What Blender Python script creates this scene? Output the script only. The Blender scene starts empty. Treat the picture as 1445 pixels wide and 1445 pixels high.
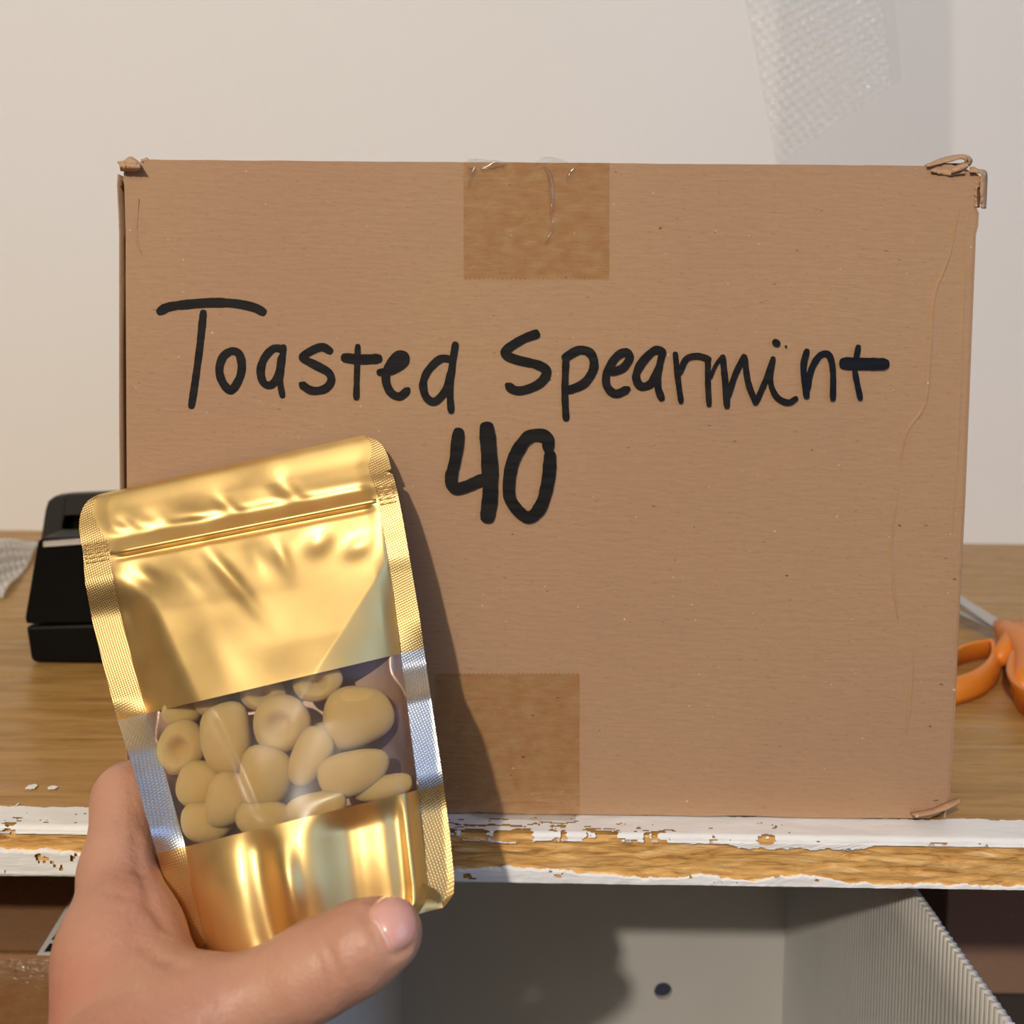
import bpy, bmesh, math, random
import numpy as np
from mathutils import Vector, Matrix

# ------------------------------------------------------------------ camera
F, PPX, PPY = 1400.0, 722.5, 539.0          # focal length and principal point in pixels of a 1445 frame
D0 = 0.344                                  # camera to front of carton
EYE = 0.1725                                # eye above the shelf top
PITCH, ROLL = math.radians(3.0), math.radians(0.8)
scene = bpy.context.scene
COL = scene.collection
cam_d = bpy.data.cameras.new('camera')
cam_d.sensor_width = 36.0
cam_d.lens = F / 1445.0 * 36.0
cam_d.shift_y = -(722.5 - PPY) / 1445.0
cam_d.clip_start = 0.01
cam_d.dof.use_dof = True
cam_d.dof.focus_distance = 0.325
cam_d.dof.aperture_fstop = 13.0
cam = bpy.data.objects.new('camera', cam_d)
COL.objects.link(cam)
cam.matrix_world = Matrix.Translation((0, -D0, EYE)) @ Matrix.Rotation(math.pi / 2 - PITCH, 4, 'X') @ Matrix.Rotation(ROLL, 4, 'Z')
scene.camera = cam

# ------------------------------------------------------------------ world, lights, exposure
w = bpy.data.worlds.new('world'); scene.world = w; w.use_nodes = True
w.node_tree.nodes['Background'].inputs[0].default_value = (0.62, 0.74, 1.0, 1)
w.node_tree.nodes['Background'].inputs[1].default_value = 0.008
LAMP = Vector((-0.54, -1.72, 1.20))
LAMP_POWER = 108.0
ld = bpy.data.lights.new('bulb_light', 'POINT')
ld.energy = LAMP_POWER; ld.color = (1.0, 0.905, 0.77); ld.shadow_soft_size = 0.03
wd = bpy.data.lights.new('window_daylight', 'AREA')
wd.shape = 'RECTANGLE'; wd.size = 1.5; wd.size_y = 1.3
wd.energy = 11.0; wd.color = (0.27, 0.52, 1.0)
wl = bpy.data.objects.new('window_daylight', wd); COL.objects.link(wl)
wl.location = (1.37, -1.05, 0.80)
wl.rotation_euler = (Vector((0, 0, 0)) - Vector((1.0, -0.0, 0.0))).to_track_quat('-Z', 'Z').to_euler()
vs = scene.view_settings
vs.view_transform = 'Standard'; vs.look = 'None'; vs.exposure = 0.0; vs.gamma = 1.0; vs.use_curve_mapping = False

# ------------------------------------------------------------------ helpers
CAMP = np.array([0.0, -D0, EYE])
CR = np.array(cam.matrix_world.to_3x3())
rnd = random.Random(7)

def ray(px, py):
    return CR @ np.array([(px - PPX) / F, -(py - PPY) / F, -1.0])

def P(px, py, D):
    """world point seen at a photo pixel, D metres in front of the camera (measured along world Y)"""
    r = ray(px, py)
    return CAMP + r * (D / r[1])

def onZ(px, py, z):
    r = ray(px, py)
    return CAMP + r * ((z - EYE) / r[2])

def PA(px, py, D):
    px, py, D = np.broadcast_arrays(np.asarray(px, float), np.asarray(py, float), np.asarray(D, float))
    v = np.stack([(px - PPX) / F, -(py - PPY) / F, -np.ones_like(px)], -1) @ CR.T
    return CAMP + v * (D / v[..., 1])[..., None]

def link(name, me, mat=None, parent=None, smooth=True):
    o = bpy.data.objects.new(name, me)
    COL.objects.link(o)
    if mat: me.materials.append(mat)
    if parent: o.parent = parent; o.matrix_parent_inverse = Matrix.Translation(parent.location).inverted()
    if smooth:
        me.polygons.foreach_set('use_smooth', [True] * len(me.polygons))
    return o

def mesh(name, V, Fc, mat=None, parent=None, smooth=True):
    me = bpy.data.meshes.new(name)
    me.from_pydata([tuple(map(float, v)) for v in V], [], [tuple(int(i) for i in f) for f in Fc])
    me.validate(); me.update()
    return link(name, me, mat, parent, smooth)

def bm_obj(name, bm, mat=None, parent=None, smooth=False):
    me = bpy.data.meshes.new(name); bm.to_mesh(me); bm.free()
    return link(name, me, mat, parent, smooth)

def empty(name, loc):
    o = bpy.data.objects.new(name, None); COL.objects.link(o); o.location = loc
    o.empty_display_size = 0.02
    return o

def tag(o, label=None, cat=None, group=None, kind=None):
    if label: o['label'] = label
    if cat: o['category'] = cat
    if group: o['group'] = group
    if kind: o['kind'] = kind
    return o

def box_bm(lo, hi, bev=0.0, seg=2):
    bm = bmesh.new()
    bmesh.ops.create_cube(bm, size=1.0)
    for v in bm.verts:
        v.co = Vector([(lo[i] + hi[i]) / 2 + v.co[i] * (hi[i] - lo[i]) for i in range(3)])
    if bev:
        bmesh.ops.bevel(bm, geom=list(bm.edges), offset=bev, segments=seg, profile=0.5, affect='EDGES')
    return bm

def grid_faces(nr, nc):
    i = np.arange(nr - 1)[:, None] * nc + np.arange(nc - 1)[None, :]
    return np.stack([i, i + 1, i + nc + 1, i + nc], -1).reshape(-1, 4)

def catmull(pts, n=8, closed=False):
    pts = [np.array(p, float) for p in pts]
    out = []
    N = len(pts)
    rng = range(N if closed else N - 1)
    for i in rng:
        p1, p2 = pts[i], pts[(i + 1) % N]
        p0 = pts[(i - 1) % N] if closed or i > 0 else 2 * p1 - p2
        p3 = pts[(i + 2) % N] if closed or i + 2 < N else 2 * p2 - p1
        for k in range(n):
            t = k / n
            out.append(0.5 * ((2 * p1) + (-p0 + p2) * t + (2 * p0 - 5 * p1 + 4 * p2 - p3) * t * t + (-p0 + 3 * p1 - 3 * p2 + p3) * t ** 3))
    if not closed: out.append(pts[-1])
    return np.array(out)

def vnoise(x, seed=0):
    """smooth 1-d value noise in -1..1"""
    x = np.asarray(x, float)
    i = np.floor(x).astype(int); f = x - i
    h = lambda n: (np.modf(np.abs(np.sin((n + seed * 57.3) * 12.9898) * 43758.5453))[0]) * 2 - 1
    s = f * f * (3 - 2 * f)
    return h(i) * (1 - s) + h(i + 1) * s

def solidify(o, t, offset=0.0):
    m = o.modifiers.new('thickness', 'SOLIDIFY'); m.thickness = t; m.offset = offset
    return o

def tube(name, pts, r, mat, parent, n=10):
    pts = [Vector(p) for p in pts]
    V = []; Fc = []
    up = Vector((0.13, 0.27, 0.95))
    for i, p in enumerate(pts):
        d = (pts[min(i + 1, len(pts) - 1)] - pts[max(i - 1, 0)]).normalized()
        a = d.cross(up).normalized(); b = d.cross(a).normalized()
        rr = r[i] if hasattr(r, '__len__') else r
        for k in range(n):
            q = 2 * math.pi * k / n
            V.append(p + a * math.cos(q) * rr + b * math.sin(q) * rr)
    for i in range(len(pts) - 1):
        for k in range(n):
            Fc.append((i * n + k, i * n + (k + 1) % n, (i + 1) * n + (k + 1) % n, (i + 1) * n + k))
    Fc.append(tuple(range(n))[::-1]); Fc.append(tuple((len(pts) - 1) * n + k for k in range(n)))
    return mesh(name, V, Fc, mat, parent)

# ------------------------------------------------------------------ materials
def srgb(r, g, b):
    f = lambda c: (c / 255 / 12.92) if c / 255 <= 0.04045 else ((c / 255 + 0.055) / 1.055) ** 2.4
    return (f(r), f(g), f(b), 1)

class M:
    def __init__(self, name):
        self.m = bpy.data.materials.new(name); self.m.use_nodes = True
        self.nt = self.m.node_tree; self.n = self.nt.nodes; self.l = self.nt.links
        self.b = self.n['Principled BSDF']; self.out = self.n['Material Output']
        self.tc = self.n.new('ShaderNodeTexCoord')
    def set(self, **k):
        for a, v in k.items(): self.b.inputs[a.replace('_', ' ')].default_value = v
        return self
    def coords(self, scale=(1, 1, 1), rot=(0, 0, 0)):
        mp = self.n.new('ShaderNodeMapping'); mp.inputs['Scale'].default_value = scale; mp.inputs['Rotation'].default_value = rot
        self.l.new(self.tc.outputs['Object'], mp.inputs[0]); return mp.outputs[0]
    def noise(self, scale, stretch=(1, 1, 1), detail=3, rough=0.5, rot=(0, 0, 0), dist=0.0):
        t = self.n.new('ShaderNodeTexNoise'); t.inputs['Scale'].default_value = scale
        t.inputs['Detail'].default_value = detail; t.inputs['Roughness'].default_value = rough; t.inputs['Distortion'].default_value = dist
        self.l.new(self.coords(stretch, rot), t.inputs['Vector']); return t.outputs['Fac']
    def voronoi(self, scale, stretch=(1, 1, 1), feature='F1'):
        t = self.n.new('ShaderNodeTexVoronoi'); t.inputs['Scale'].default_value = scale; t.feature = feature
        self.l.new(self.coords(stretch), t.inputs['Vector']); return t.outputs['Distance']
    def ramp(self, fac, stops):
        r = self.n.new('ShaderNodeValToRGB'); e = r.color_ramp.elements
        while len(e) < len(stops): e.new(0.5)
        for el, (p, c) in zip(e, stops): el.position = p; el.color = c
        self.l.new(fac, r.inputs[0]); return r.outputs[0]
    def mix(self, fac, a, b, mode='MIX'):
        x = self.n.new('ShaderNodeMix'); x.data_type = 'RGBA'; x.blend_type = mode
        for s, v in ((0, fac), (6, a), (7, b)):
            if hasattr(v, 'is_linked'): self.l.new(v, x.inputs[s])
            else: x.inputs[s].default_value = v
        return x.outputs[2]
    def math(self, op, a, b=0.0):
        x = self.n.new('ShaderNodeMath'); x.operation = op
        for s, v in ((0, a), (1, b)):
            if hasattr(v, 'is_linked'): self.l.new(v, x.inputs[s])
            else: x.inputs[s].default_value = v
        return x.outputs[0]
    def color(self, c): self.l.new(c, self.b.inputs['Base Color']); return self
    def rough(self, c): self.l.new(c, self.b.inputs['Roughness']); return self
    def bump(self, h, dist, strength=1.0):
        b = self.n.new('ShaderNodeBump'); b.inputs['Distance'].default_value = dist; b.inputs['Strength'].default_value = strength
        old = self.b.inputs['Normal']
        if old.is_linked: self.l.new(old.links[0].from_socket, b.inputs['Normal'])
        self.l.new(h, b.inputs['Height']); self.l.new(b.outputs[0], old); return self

def g(v): return (v, v, v, 1)

# wall paint
m = M('wall_paint'); m.set(Roughness=0.75)
m.color(m.mix(m.noise(3.0, detail=2), (0.86, 0.84, 0.81, 1), (0.89, 0.87, 0.845, 1))); m.bump(m.noise(350, detail=2), 0.0003)
WALL = m.m
m = M('ceiling_paint'); m.set(Roughness=0.85)
m.color(m.mix(m.noise(4), (0.42, 0.40, 0.37, 1), (0.46, 0.44, 0.41, 1))); CEIL = m.m
m = M('room_wall_paint'); m.set(Roughness=0.85)
m.color(m.mix(m.noise(4), (0.11, 0.095, 0.08, 1), (0.14, 0.12, 0.105, 1))); ROOM = m.m
m = M('floor_boards'); m.set(Roughness=0.6)
m.color(m.mix(m.noise(6, (1, 12, 1)), (0.05, 0.035, 0.022, 1), (0.08, 0.055, 0.035, 1))); FLOOR = m.m

# corrugated cardboard paper
def cardboard(name, c0, c1, spec=0.18):
    m = M(name); m.set(Roughness=0.72); m.b.inputs['Specular IOR Level'].default_value = spec
    fib = m.noise(170, (1.0, 1.0, 2.6), detail=6, rough=0.7)
    big = m.noise(9, detail=3)
    c = m.mix(fib, c0, c1)
    c = m.mix(m.ramp(big, [(0.35, g(0)), (0.7, g(0.55))]), c, (c0[0] * 1.02, c0[1] * 0.98, c0[2] * 1.12, 1))
    fine = m.noise(600, (0.7, 0.7, 1.8), detail=3)
    c = m.mix(m.ramp(fine, [(0.60, g(0)), (0.78, g(0.45))]), c, (c0[0] * 0.55, c0[1] * 0.5, c0[2] * 0.45, 1))
    speck = m.noise(420, (0.6, 1, 1.4), detail=1)
    c = m.mix(m.ramp(speck, [(0.75, g(0)), (0.80, g(0.75))]), c, (0.10, 0.055, 0.03, 1))
    light = m.noise(600, (1, 1, 1.2), detail=0)
    c = m.mix(m.ramp(light, [(0.83, g(0)), (0.88, g(0.5))]), c, (0.85, 0.72, 0.55, 1))
    m.color(c)
    m.bump(m.noise(260, (0.5, 1, 2.4), detail=4), 0.0002)
    return m
CARD = cardboard('kraft_cardboard', (0.42, 0.25, 0.135, 1), (0.53, 0.33, 0.188, 1)).m
m = cardboard('torn_kraft_paper', (0.45, 0.27, 0.15, 1), (0.62, 0.40, 0.24, 1)); m.bump(m.noise(90, detail=4), 0.0012); TORN = m.m
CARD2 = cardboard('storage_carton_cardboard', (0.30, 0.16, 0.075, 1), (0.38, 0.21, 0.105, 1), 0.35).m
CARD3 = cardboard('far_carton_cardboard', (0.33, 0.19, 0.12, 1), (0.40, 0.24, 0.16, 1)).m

# clear packing tape: the adhesive wets the paper, so a brown tint with a glossy skin
def tape_mat(name, tint, gloss=0.07):
    m = M(name)
    tr = m.n.new('ShaderNodeBsdfTransparent'); gl = m.n.new('ShaderNodeBsdfGlossy'); mx = m.n.new('ShaderNodeMixShader')
    m.l.new(m.ramp(m.noise(190, (1, 1, 1.7), detail=6), [(0.35, tint), (0.75, (min(1, tint[0] * 1.12), min(1, tint[1] * 1.2), min(1, tint[2] * 1.3), 1))]), tr.inputs[0])
    gl.inputs['Roughness'].default_value = 0.16
    b = m.n.new('ShaderNodeBump'); b.inputs['Distance'].default_value = 0.0006; m.l.new(m.noise(140, (1, 1, 2), detail=3), b.inputs['Height'])
    m.l.new(b.outputs[0], gl.inputs['Normal'])
    mx.inputs[0].default_value = gloss
    m.l.new(tr.outputs[0], mx.inputs[1]); m.l.new(gl.outputs[0], mx.inputs[2]); m.l.new(mx.outputs[0], m.out.inputs[0])
    return m.m
TAPE = tape_mat('packing_tape_film', (0.93, 0.84, 0.70, 1))
TAPE_LOOSE = tape_mat('loose_tape_film', (0.96, 0.95, 0.92, 1), 0.16)

m = M('marker_ink'); m.set(Roughness=0.6); m.b.inputs['Specular IOR Level'].default_value = 0.2
m.color(m.ramp(m.noise(120, (0.4, 1, 5), detail=3), [(0.35, (0.006, 0.006, 0.007, 1)), (0.8, (0.022, 0.018, 0.016, 1))])); INK = m.m
m = M('marker_ink_blue_black'); m.set(Roughness=0.6); m.b.inputs['Specular IOR Level'].default_value = 0.2
m.color(m.ramp(m.noise(120, (0.4, 1, 5), detail=3), [(0.35, (0.004, 0.006, 0.012, 1)), (0.8, (0.012, 0.014, 0.022, 1))])); INK2 = m.m

# shelf
m = M('shelf_wood_veneer'); m.set(Roughness=0.34); m.b.inputs['Specular IOR Level'].default_value = 0.25
gr = m.noise(14, (1.0, 10.0, 1.0), detail=6, rough=0.6, dist=0.6)
c = m.ramp(gr, [(0.25, (0.30, 0.152, 0.036, 1)), (0.5, (0.45, 0.255, 0.078, 1)), (0.75, (0.54, 0.325, 0.115, 1))])
c = m.mix(m.ramp(m.noise(60, (1, 14, 1), detail=2), [(0.62, g(0)), (0.72, g(0.5))]), c, (0.13, 0.06, 0.02, 1))
m.color(c); m.bump(m.noise(25, (1, 4, 1), detail=4), 0.0006); m.rough(m.ramp(m.noise(20, (1, 5, 1)), [(0.3, g(0.25)), (0.7, g(0.48))]))
VENEER = m.m
m = M('raw_particle_board'); m.set(Roughness=0.8)
gr = m.noise(260, (0.22, 1.0, 1.5), detail=6, rough=0.66, dist=1.0)
m.color(m.ramp(gr, [(0.30, (0.34, 0.15, 0.032, 1)), (0.42, (0.66, 0.34, 0.09, 1)), (0.56, (0.82, 0.47, 0.15, 1)), (0.72, (0.95, 0.72, 0.38, 1))]))
m.bump(m.noise(260, (0.22, 1.0, 1.5), detail=6, rough=0.66, dist=1.0), 0.0009); RAW = m.m
m = M('chipped_white_paint'); m.set(Roughness=0.5)
m.color(m.mix(m.ramp(m.noise(90, (0.5, 1, 3)), [(0.55, g(0)), (0.8, g(0.5))]), (0.90, 0.89, 0.87, 1), (0.75, 0.71, 0.65, 1))); m.bump(m.noise(110, (0.4, 1, 2), detail=4), 0.0009)
PAINT = m.m
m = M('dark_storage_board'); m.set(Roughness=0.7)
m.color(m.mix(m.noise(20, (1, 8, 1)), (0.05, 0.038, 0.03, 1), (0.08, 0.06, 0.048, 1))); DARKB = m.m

# pouch foil
def foil(name, col, rough, knurl=None, metal=1.0):
    m = M(name); m.set(Metallic=metal)
    m.b.inputs['Base Color'].default_value = col
    m.rough(m.ramp(m.noise(120, detail=2), [(0.3, g(rough * 0.92)), (0.7, g(rough * 1.08))]))
    m.bump(m.noise(35, detail=3), 0.0004, 0.25)
    if knurl:
        a = m.n.new('ShaderNodeTexWave'); a.inputs['Scale'].default_value = knurl; m.l.new(m.coords((1, 0.2, 1), (0, 0.5, 0)), a.inputs['Vector'])
        b = m.n.new('ShaderNodeTexWave'); b.inputs['Scale'].default_value = knurl; m.l.new(m.coords((1, 0.2, 1), (0, -1.1, 0)), b.inputs['Vector'])
        m.bump(m.math('MULTIPLY', a.outputs['Fac'], b.outputs['Fac']), 0.00007)
    return m.m
GOLD = foil('gold_foil', (0.90, 0.635, 0.26, 1), 0.46)
GOLD_SEAL = foil('gold_foil_knurled_seal', (0.70, 0.49, 0.215, 1), 0.46, 420)
SILVER_SEAL = foil('silver_knurled_seal', (0.62, 0.65, 0.70, 1), 0.42, 420)
INNER = foil('inner_foil', (0.62, 0.44, 0.36, 1), 0.5)
m = M('clear_pouch_film')
tr = m.n.new('ShaderNodeBsdfTransparent'); tr.inputs[0].default_value = (0.99, 0.98, 0.955, 1)
gl = m.n.new('ShaderNodeBsdfGlossy'); gl.inputs['Roughness'].default_value = 0.34
tl = m.n.new('ShaderNodeBsdfTranslucent'); tl.inputs[0].default_value = (0.85, 0.82, 0.8, 1)
df = m.n.new('ShaderNodeBsdfDiffuse'); df.inputs[0].default_value = (0.85, 0.82, 0.80, 1)
x1 = m.n.new('ShaderNodeMixShader'); x2 = m.n.new('ShaderNodeMixShader')
x1.inputs[0].default_value = 0.02; x2.inputs[0].default_value = 0.05
m.l.new(tr.outputs[0], x1.inputs[1]); m.l.new(df.outputs[0], x1.inputs[2])
m.l.new(x1.outputs[0], x2.inputs[1]); m.l.new(gl.outputs[0], x2.inputs[2]); m.l.new(x2.outputs[0], m.out.inputs[0])
FILM = m.m

m = M('toasted_candy'); m.set(Roughness=0.32)
m.b.inputs['Subsurface Weight'].default_value = 0.55; m.b.inputs['Subsurface Radius'].default_value = (0.006, 0.0035, 0.0015); m.b.inputs['Subsurface Scale'].default_value = 0.6
m.color(m.ramp(m.noise(120, detail=3), [(0.3, (1.0, 0.56, 0.17, 1)), (0.7, (1.0, 0.72, 0.33, 1))])); m.bump(m.noise(220, detail=3), 0.0005)
CANDY = m.m

m = M('skin')
m.set(Roughness=0.48); m.b.inputs['Subsurface Weight'].default_value = 0.22
m.b.inputs['Subsurface Radius'].default_value = (0.006, 0.0022, 0.0012); m.b.inputs['Subsurface Scale'].default_value = 0.5
c = m.ramp(m.noise(38, detail=3), [(0.32, (0.52, 0.25, 0.165, 1)), (0.55, (0.57, 0.295, 0.195, 1)), (0.75, (0.60, 0.33, 0.215, 1))])
c = m.mix(m.ramp(m.noise(24, detail=1), [(0.52, g(0)), (0.72, g(0.5))]), c, (0.54, 0.19, 0.13, 1))
m.color(c)
m.bump(m.noise(700, detail=3), 0.00018); m.bump(m.noise(190, (1, 1, 0.5), detail=4), 0.0006)
SKIN = m.m
m = M('finger_nail'); m.set(Roughness=0.22)
m.b.inputs['Base Color'].default_value = (0.76, 0.40, 0.34, 1); m.b.inputs['Coat Weight'].default_value = 0.3
NAIL = m.m
m = M('nail_lunula'); m.set(Roughness=0.25); m.b.inputs['Base Color'].default_value = (0.84, 0.60, 0.53, 1); LUNULA = m.m

m = M('black_plastic'); m.set(Roughness=0.4); m.b.inputs['Specular IOR Level'].default_value = 0.15
m.color(m.mix(m.noise(60), (0.002, 0.002, 0.002, 1), (0.004, 0.004, 0.004, 1))); m.bump(m.noise(900), 0.00005); BLACK = m.m
m = M('dark_grey_plastic'); m.set(Roughness=0.5)
m.color(m.mix(m.noise(60), (0.016, 0.016, 0.014, 1), (0.022, 0.022, 0.02, 1))); DGREY = m.m
m = M('brushed_steel'); m.set(Metallic=1.0, Roughness=0.38)
m.color(m.mix(m.noise(90, (1, 8, 1)), (0.55, 0.54, 0.53, 1), (0.68, 0.67, 0.66, 1))); STEEL = m.m
m = M('strip_steel'); m.set(Metallic=0.5, Roughness=0.5); m.color(m.mix(m.noise(200), (0.72, 0.68, 0.66, 1), (0.85, 0.82, 0.8, 1))); STRIP = m.m
m = M('orange_plastic'); m.set(Roughness=0.42)
m.color(m.mix(m.noise(70), (0.80, 0.235, 0.018, 1), (0.86, 0.28, 0.03, 1))); m.bump(m.noise(1200), 0.00006); ORANGE = m.m
m = M('bubble_film')
tr = m.n.new('ShaderNodeBsdfTransparent'); tr.inputs[0].default_value = (0.98, 0.98, 0.975, 1)
gl = m.n.new('ShaderNodeBsdfGlossy'); gl.inputs['Roughness'].default_value = 0.12
df = m.n.new('ShaderNodeBsdfTranslucent'); df.inputs[0].default_value = (0.9, 0.9, 0.88, 1)
d2 = m.n.new('ShaderNodeBsdfDiffuse'); d2.inputs[0].default_value = (0.9, 0.9, 0.88, 1)
a0 = m.n.new('ShaderNodeMixShader'); a0.inputs[0].default_value = 0.6
a1 = m.n.new('ShaderNodeMixShader'); a2 = m.n.new('ShaderNodeMixShader'); a1.inputs[0].default_value = 0.15; a2.inputs[0].default_value = 0.08
m.l.new(df.outputs[0], a0.inputs[1]); m.l.new(d2.outputs[0], a0.inputs[2])
m.l.new(tr.outputs[0], a1.inputs[1]); m.l.new(a0.outputs[0], a1.inputs[2]); m.l.new(a1.outputs[0], a2.inputs[1]); m.l.new(gl.outputs[0], a2.inputs[2]); m.l.new(a2.outputs[0], m.out.inputs[0])
BUBBLE = m.m
m2 = m.m.copy(); m2.name = 'crumpled_bubble_film'; WAD = m2
for nd in m2.node_tree.nodes:
    if nd.type == 'MIX_SHADER': nd.inputs[0].default_value = {0.6: 0.75, 0.15: 0.8, 0.08: 0.12}[round(nd.inputs[0].default_value, 2)]
m = M('corrugated_plastic'); m.set(Roughness=0.38)
m.color(m.mix(m.noise(12, (2, 2, 1)), (0.52, 0.51, 0.48, 1), (0.60, 0.59, 0.56, 1))); m.bump(m.noise(40), 0.0006); COROPLAST = m.m
m = M('white_label'); m.set(Roughness=0.5); m.b.inputs['Base Color'].default_value = (0.78, 0.77, 0.74, 1); LABEL = m.m
m = M('black_print'); m.set(Roughness=0.5); m.b.inputs['Base Color'].default_value = (0.02, 0.02, 0.02, 1); PRINT = m.m
m = M('lamp_socket_metal'); m.set(Metallic=0.8, Roughness=0.4); m.b.inputs['Base Color'].default_value = (0.5, 0.45, 0.35, 1); SOCK = m.m

# ------------------------------------------------------------------ the room
X0, X1, Y0, Y1, Z0, Z1 = -1.5, 1.4, -2.7, 0.0, -0.95, 1.55
Y1 = float(onZ(720, 758, 0.0)[1])
def slab(name, lo, hi, mat):
    return tag(bm_obj(name, box_bm(lo, hi), mat), kind='structure')
slab('wall_back', (X0, Y1, Z0), (X1, Y1 + 0.06, Z1), WALL)
slab('wall_left', (X0 - 0.06, Y0, Z0), (X0, Y1 + 0.06, Z1), ROOM)
slab('wall_right', (X1, Y0, Z0), (X1 + 0.06, Y1 + 0.06, Z1), ROOM)
slab('wall_front', (X0, Y0 - 0.06, Z0), (X1, Y0, Z1), ROOM)
slab('ceiling', (X0, Y0, Z1), (X1, Y1, Z1 + 0.06), CEIL)
slab('floor', (X0, Y0, Z0 - 0.06), (X1, Y1, Z0), FLOOR)
# window in the right wall that lets the daylight in (out of frame)
bm = bmesh.new()
for (a, b) in (((1.375, -1.90, 0.10), (1.4, -1.80, 1.50)), ((1.375, -0.30, 0.10), (1.4, -0.20, 1.50)), ((1.375, -1.9, 1.45), (1.4, -0.2, 1.52)), ((1.375, -1.9, 0.08), (1.4, -0.2, 0.15)), ((1.375, -1.06, 0.1), (1.385, -1.04, 1.5))):
    t = box_bm(a, b); me = bpy.data.meshes.new('t'); t.to_mesh(me); t.free(); bm.from_mesh(me); bpy.data.meshes.remove(me)
tag(bm_obj('window_1', bm, CEIL), kind='structure')
# pendant bulb that gives the warm key light (out of frame, over the photographer's shoulder)
lo_ = bpy.data.objects.new('bulb_light', ld); COL.objects.link(lo_)
root = empty('pendant_lamp', (LAMP.x, LAMP.y, LAMP.z + 0.06))
tag(root, 'bare warm bulb socket hanging from the ceiling in front of the shelf', 'lamp')
lo_.parent = root; lo_.location = (0, 0, -0.06)
tube('socket', [(LAMP.x, LAMP.y, LAMP.z + 0.04), (LAMP.x, LAMP.y, LAMP.z + 0.10)], [0.02, 0.016], SOCK, root, 16)
tube('cord', [(LAMP.x, LAMP.y, LAMP.z + 0.10), (LAMP.x, LAMP.y, Z1)], 0.003, BLACK, root, 8)

# ------------------------------------------------------------------ shelf
YF = -0.012                                   # front edge of the shelf
zb = float(P(900, 1247, D0 + YF)[2])          # underside
zt = 0.0
shelf = tag(empty('shelf_board', (0, 0.2, zb)), 'wooden shelf board with chipped white paint on its raw front edge', 'shelf')
# veneer top, cut a little back from the edge where bare board and paint begin
mesh('veneer_top', *(lambda a: (a, [(0, 1, 2, 3), (4, 7, 6, 5), (0, 4, 5, 1), (1, 5, 6, 2), (2, 6, 7, 3), (3, 7, 4, 0)]))(
    [(X0, YF + 0.002, zt - 0.001), (X1, YF + 0.002, zt - 0.001), (X1, Y1, zt - 0.001), (X0, Y1, zt - 0.001),
     (X0, YF + 0.002, zt), (X1, YF + 0.002, zt), (X1, Y1, zt), (X0, Y1, zt)]), VENEER, shelf, False)
# raw core: front face a rough displaced grid, the rest a slab
bm_obj('core_board', box_bm((X0, YF + 0.004, zb), (X1, Y1, zt - 0.0011)), RAW, shelf)
nx, nz = 900, 26
xs = np.concatenate([[X0], np.linspace(-0.30, 0.30, nx - 2), [X1]])
zz = np.linspace(0, 1, nz)
XX, ZZ = np.meshgrid(xs, zz)
rs = np.random.RandomState(3)
dep = np.zeros_like(XX)
for k in range(1400):                        # torn fibre flakes
    cx, cz = rs.uniform(-0.30, 0.30), rs.uniform(0.05, 0.95)
    lx, lz = rs.uniform(0.0015, 0.007), rs.uniform(0.02, 0.06)
    i0, i1 = np.searchsorted(xs, [cx - 2.5 * lx, cx + 2.5 * lx])
    if i1 - i0 < 2: continue
    sub = np.exp(-((XX[:, i0:i1] - cx) / lx) ** 2 - ((ZZ[:, i0:i1] - cz + (XX[:, i0:i1] - cx) * rs.uniform(-4, 4)) / lz) ** 2)
    dep[:, i0:i1] += sub * rs.uniform(-0.0006, 0.0007)
edge = np.minimum(ZZ, 1 - ZZ)
yy = YF + 0.0006 - dep + 0.0025 * np.exp(-(edge / 0.05) ** 2) * (ZZ > 0.5)
V = np.stack([XX, yy, zb + (zt - 0.0006 - zb) * ZZ], -1).reshape(-1, 3)
mesh('raw_edge', V, grid_faces(nz, nx), RAW, shelf)

# paint: one strip along the top rim, one along the bottom rim, both with ragged edges
def zpx(y): return float(P(900, y, D0 + YF)[2])
def jag(x, seed):
    return (0.55 * vnoise(x * 60, seed) + 0.35 * vnoise(x * 170, seed + 1) + 0.3 * vnoise(x * 480, seed + 2) + 0.2 * vnoise(x * 1100, seed + 3))
xs = np.concatenate([np.linspace(-0.80, -0.26, 300)[:-1], np.linspace(-0.26, 0.26, 1500), np.linspace(0.26, 0.80, 300)[1:]])
pxs = np.array([0, 60, 110, 640, 720, 800, 860, 930, 1010, 1060, 1120, 1180, 1240, 1320, 1380, 1445])
low = np.array([1170, 1172, 1170, 1186, 1186, 1184, 1183, 1187, 1186, 1190, 1196, 1193, 1187, 1181, 1178, 1174])
px_of = PPX + F * xs / (D0 + YF)
lowpx = np.interp(px_of, pxs, low) + jag(xs, 5) * 6.0
zl = np.array([zpx(v) for v in np.linspace(1100, 1260, 161)])
z_low = np.interp(lowpx, np.linspace(1100, 1260, 161), zl)
back = 0.0135 + 0.0012 * jag(xs, 31)
rows = []
for k in range(18):                           # on top of the board
    t = k / 17.0
    rows.append(np.stack([xs, YF + back * (1 - t) + 0.0012 * t, np.full_like(xs, zt + 0.0004)], -1))
for k in range(1, 9):
    q_ = k / 8 * math.pi / 2
    rows.append(np.stack([xs, YF + 0.0012 - 0.0018 * math.sin(q_) + 0.00015 * jag(xs + k * 0.0007, 44), np.full_like(xs, zt + 0.0004 - 0.0022 * (1 - math.cos(q_)))], -1))
for k in range(1, 15):
    t = k / 14.0
    rows.append(np.stack([xs, YF - 0.0008 + 0.00022 * jag(xs + k * 0.0007, 40), (zt - 0.0018) * (1 - t) + np.minimum(z_low, zt - 0.0022) * t], -1))
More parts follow.
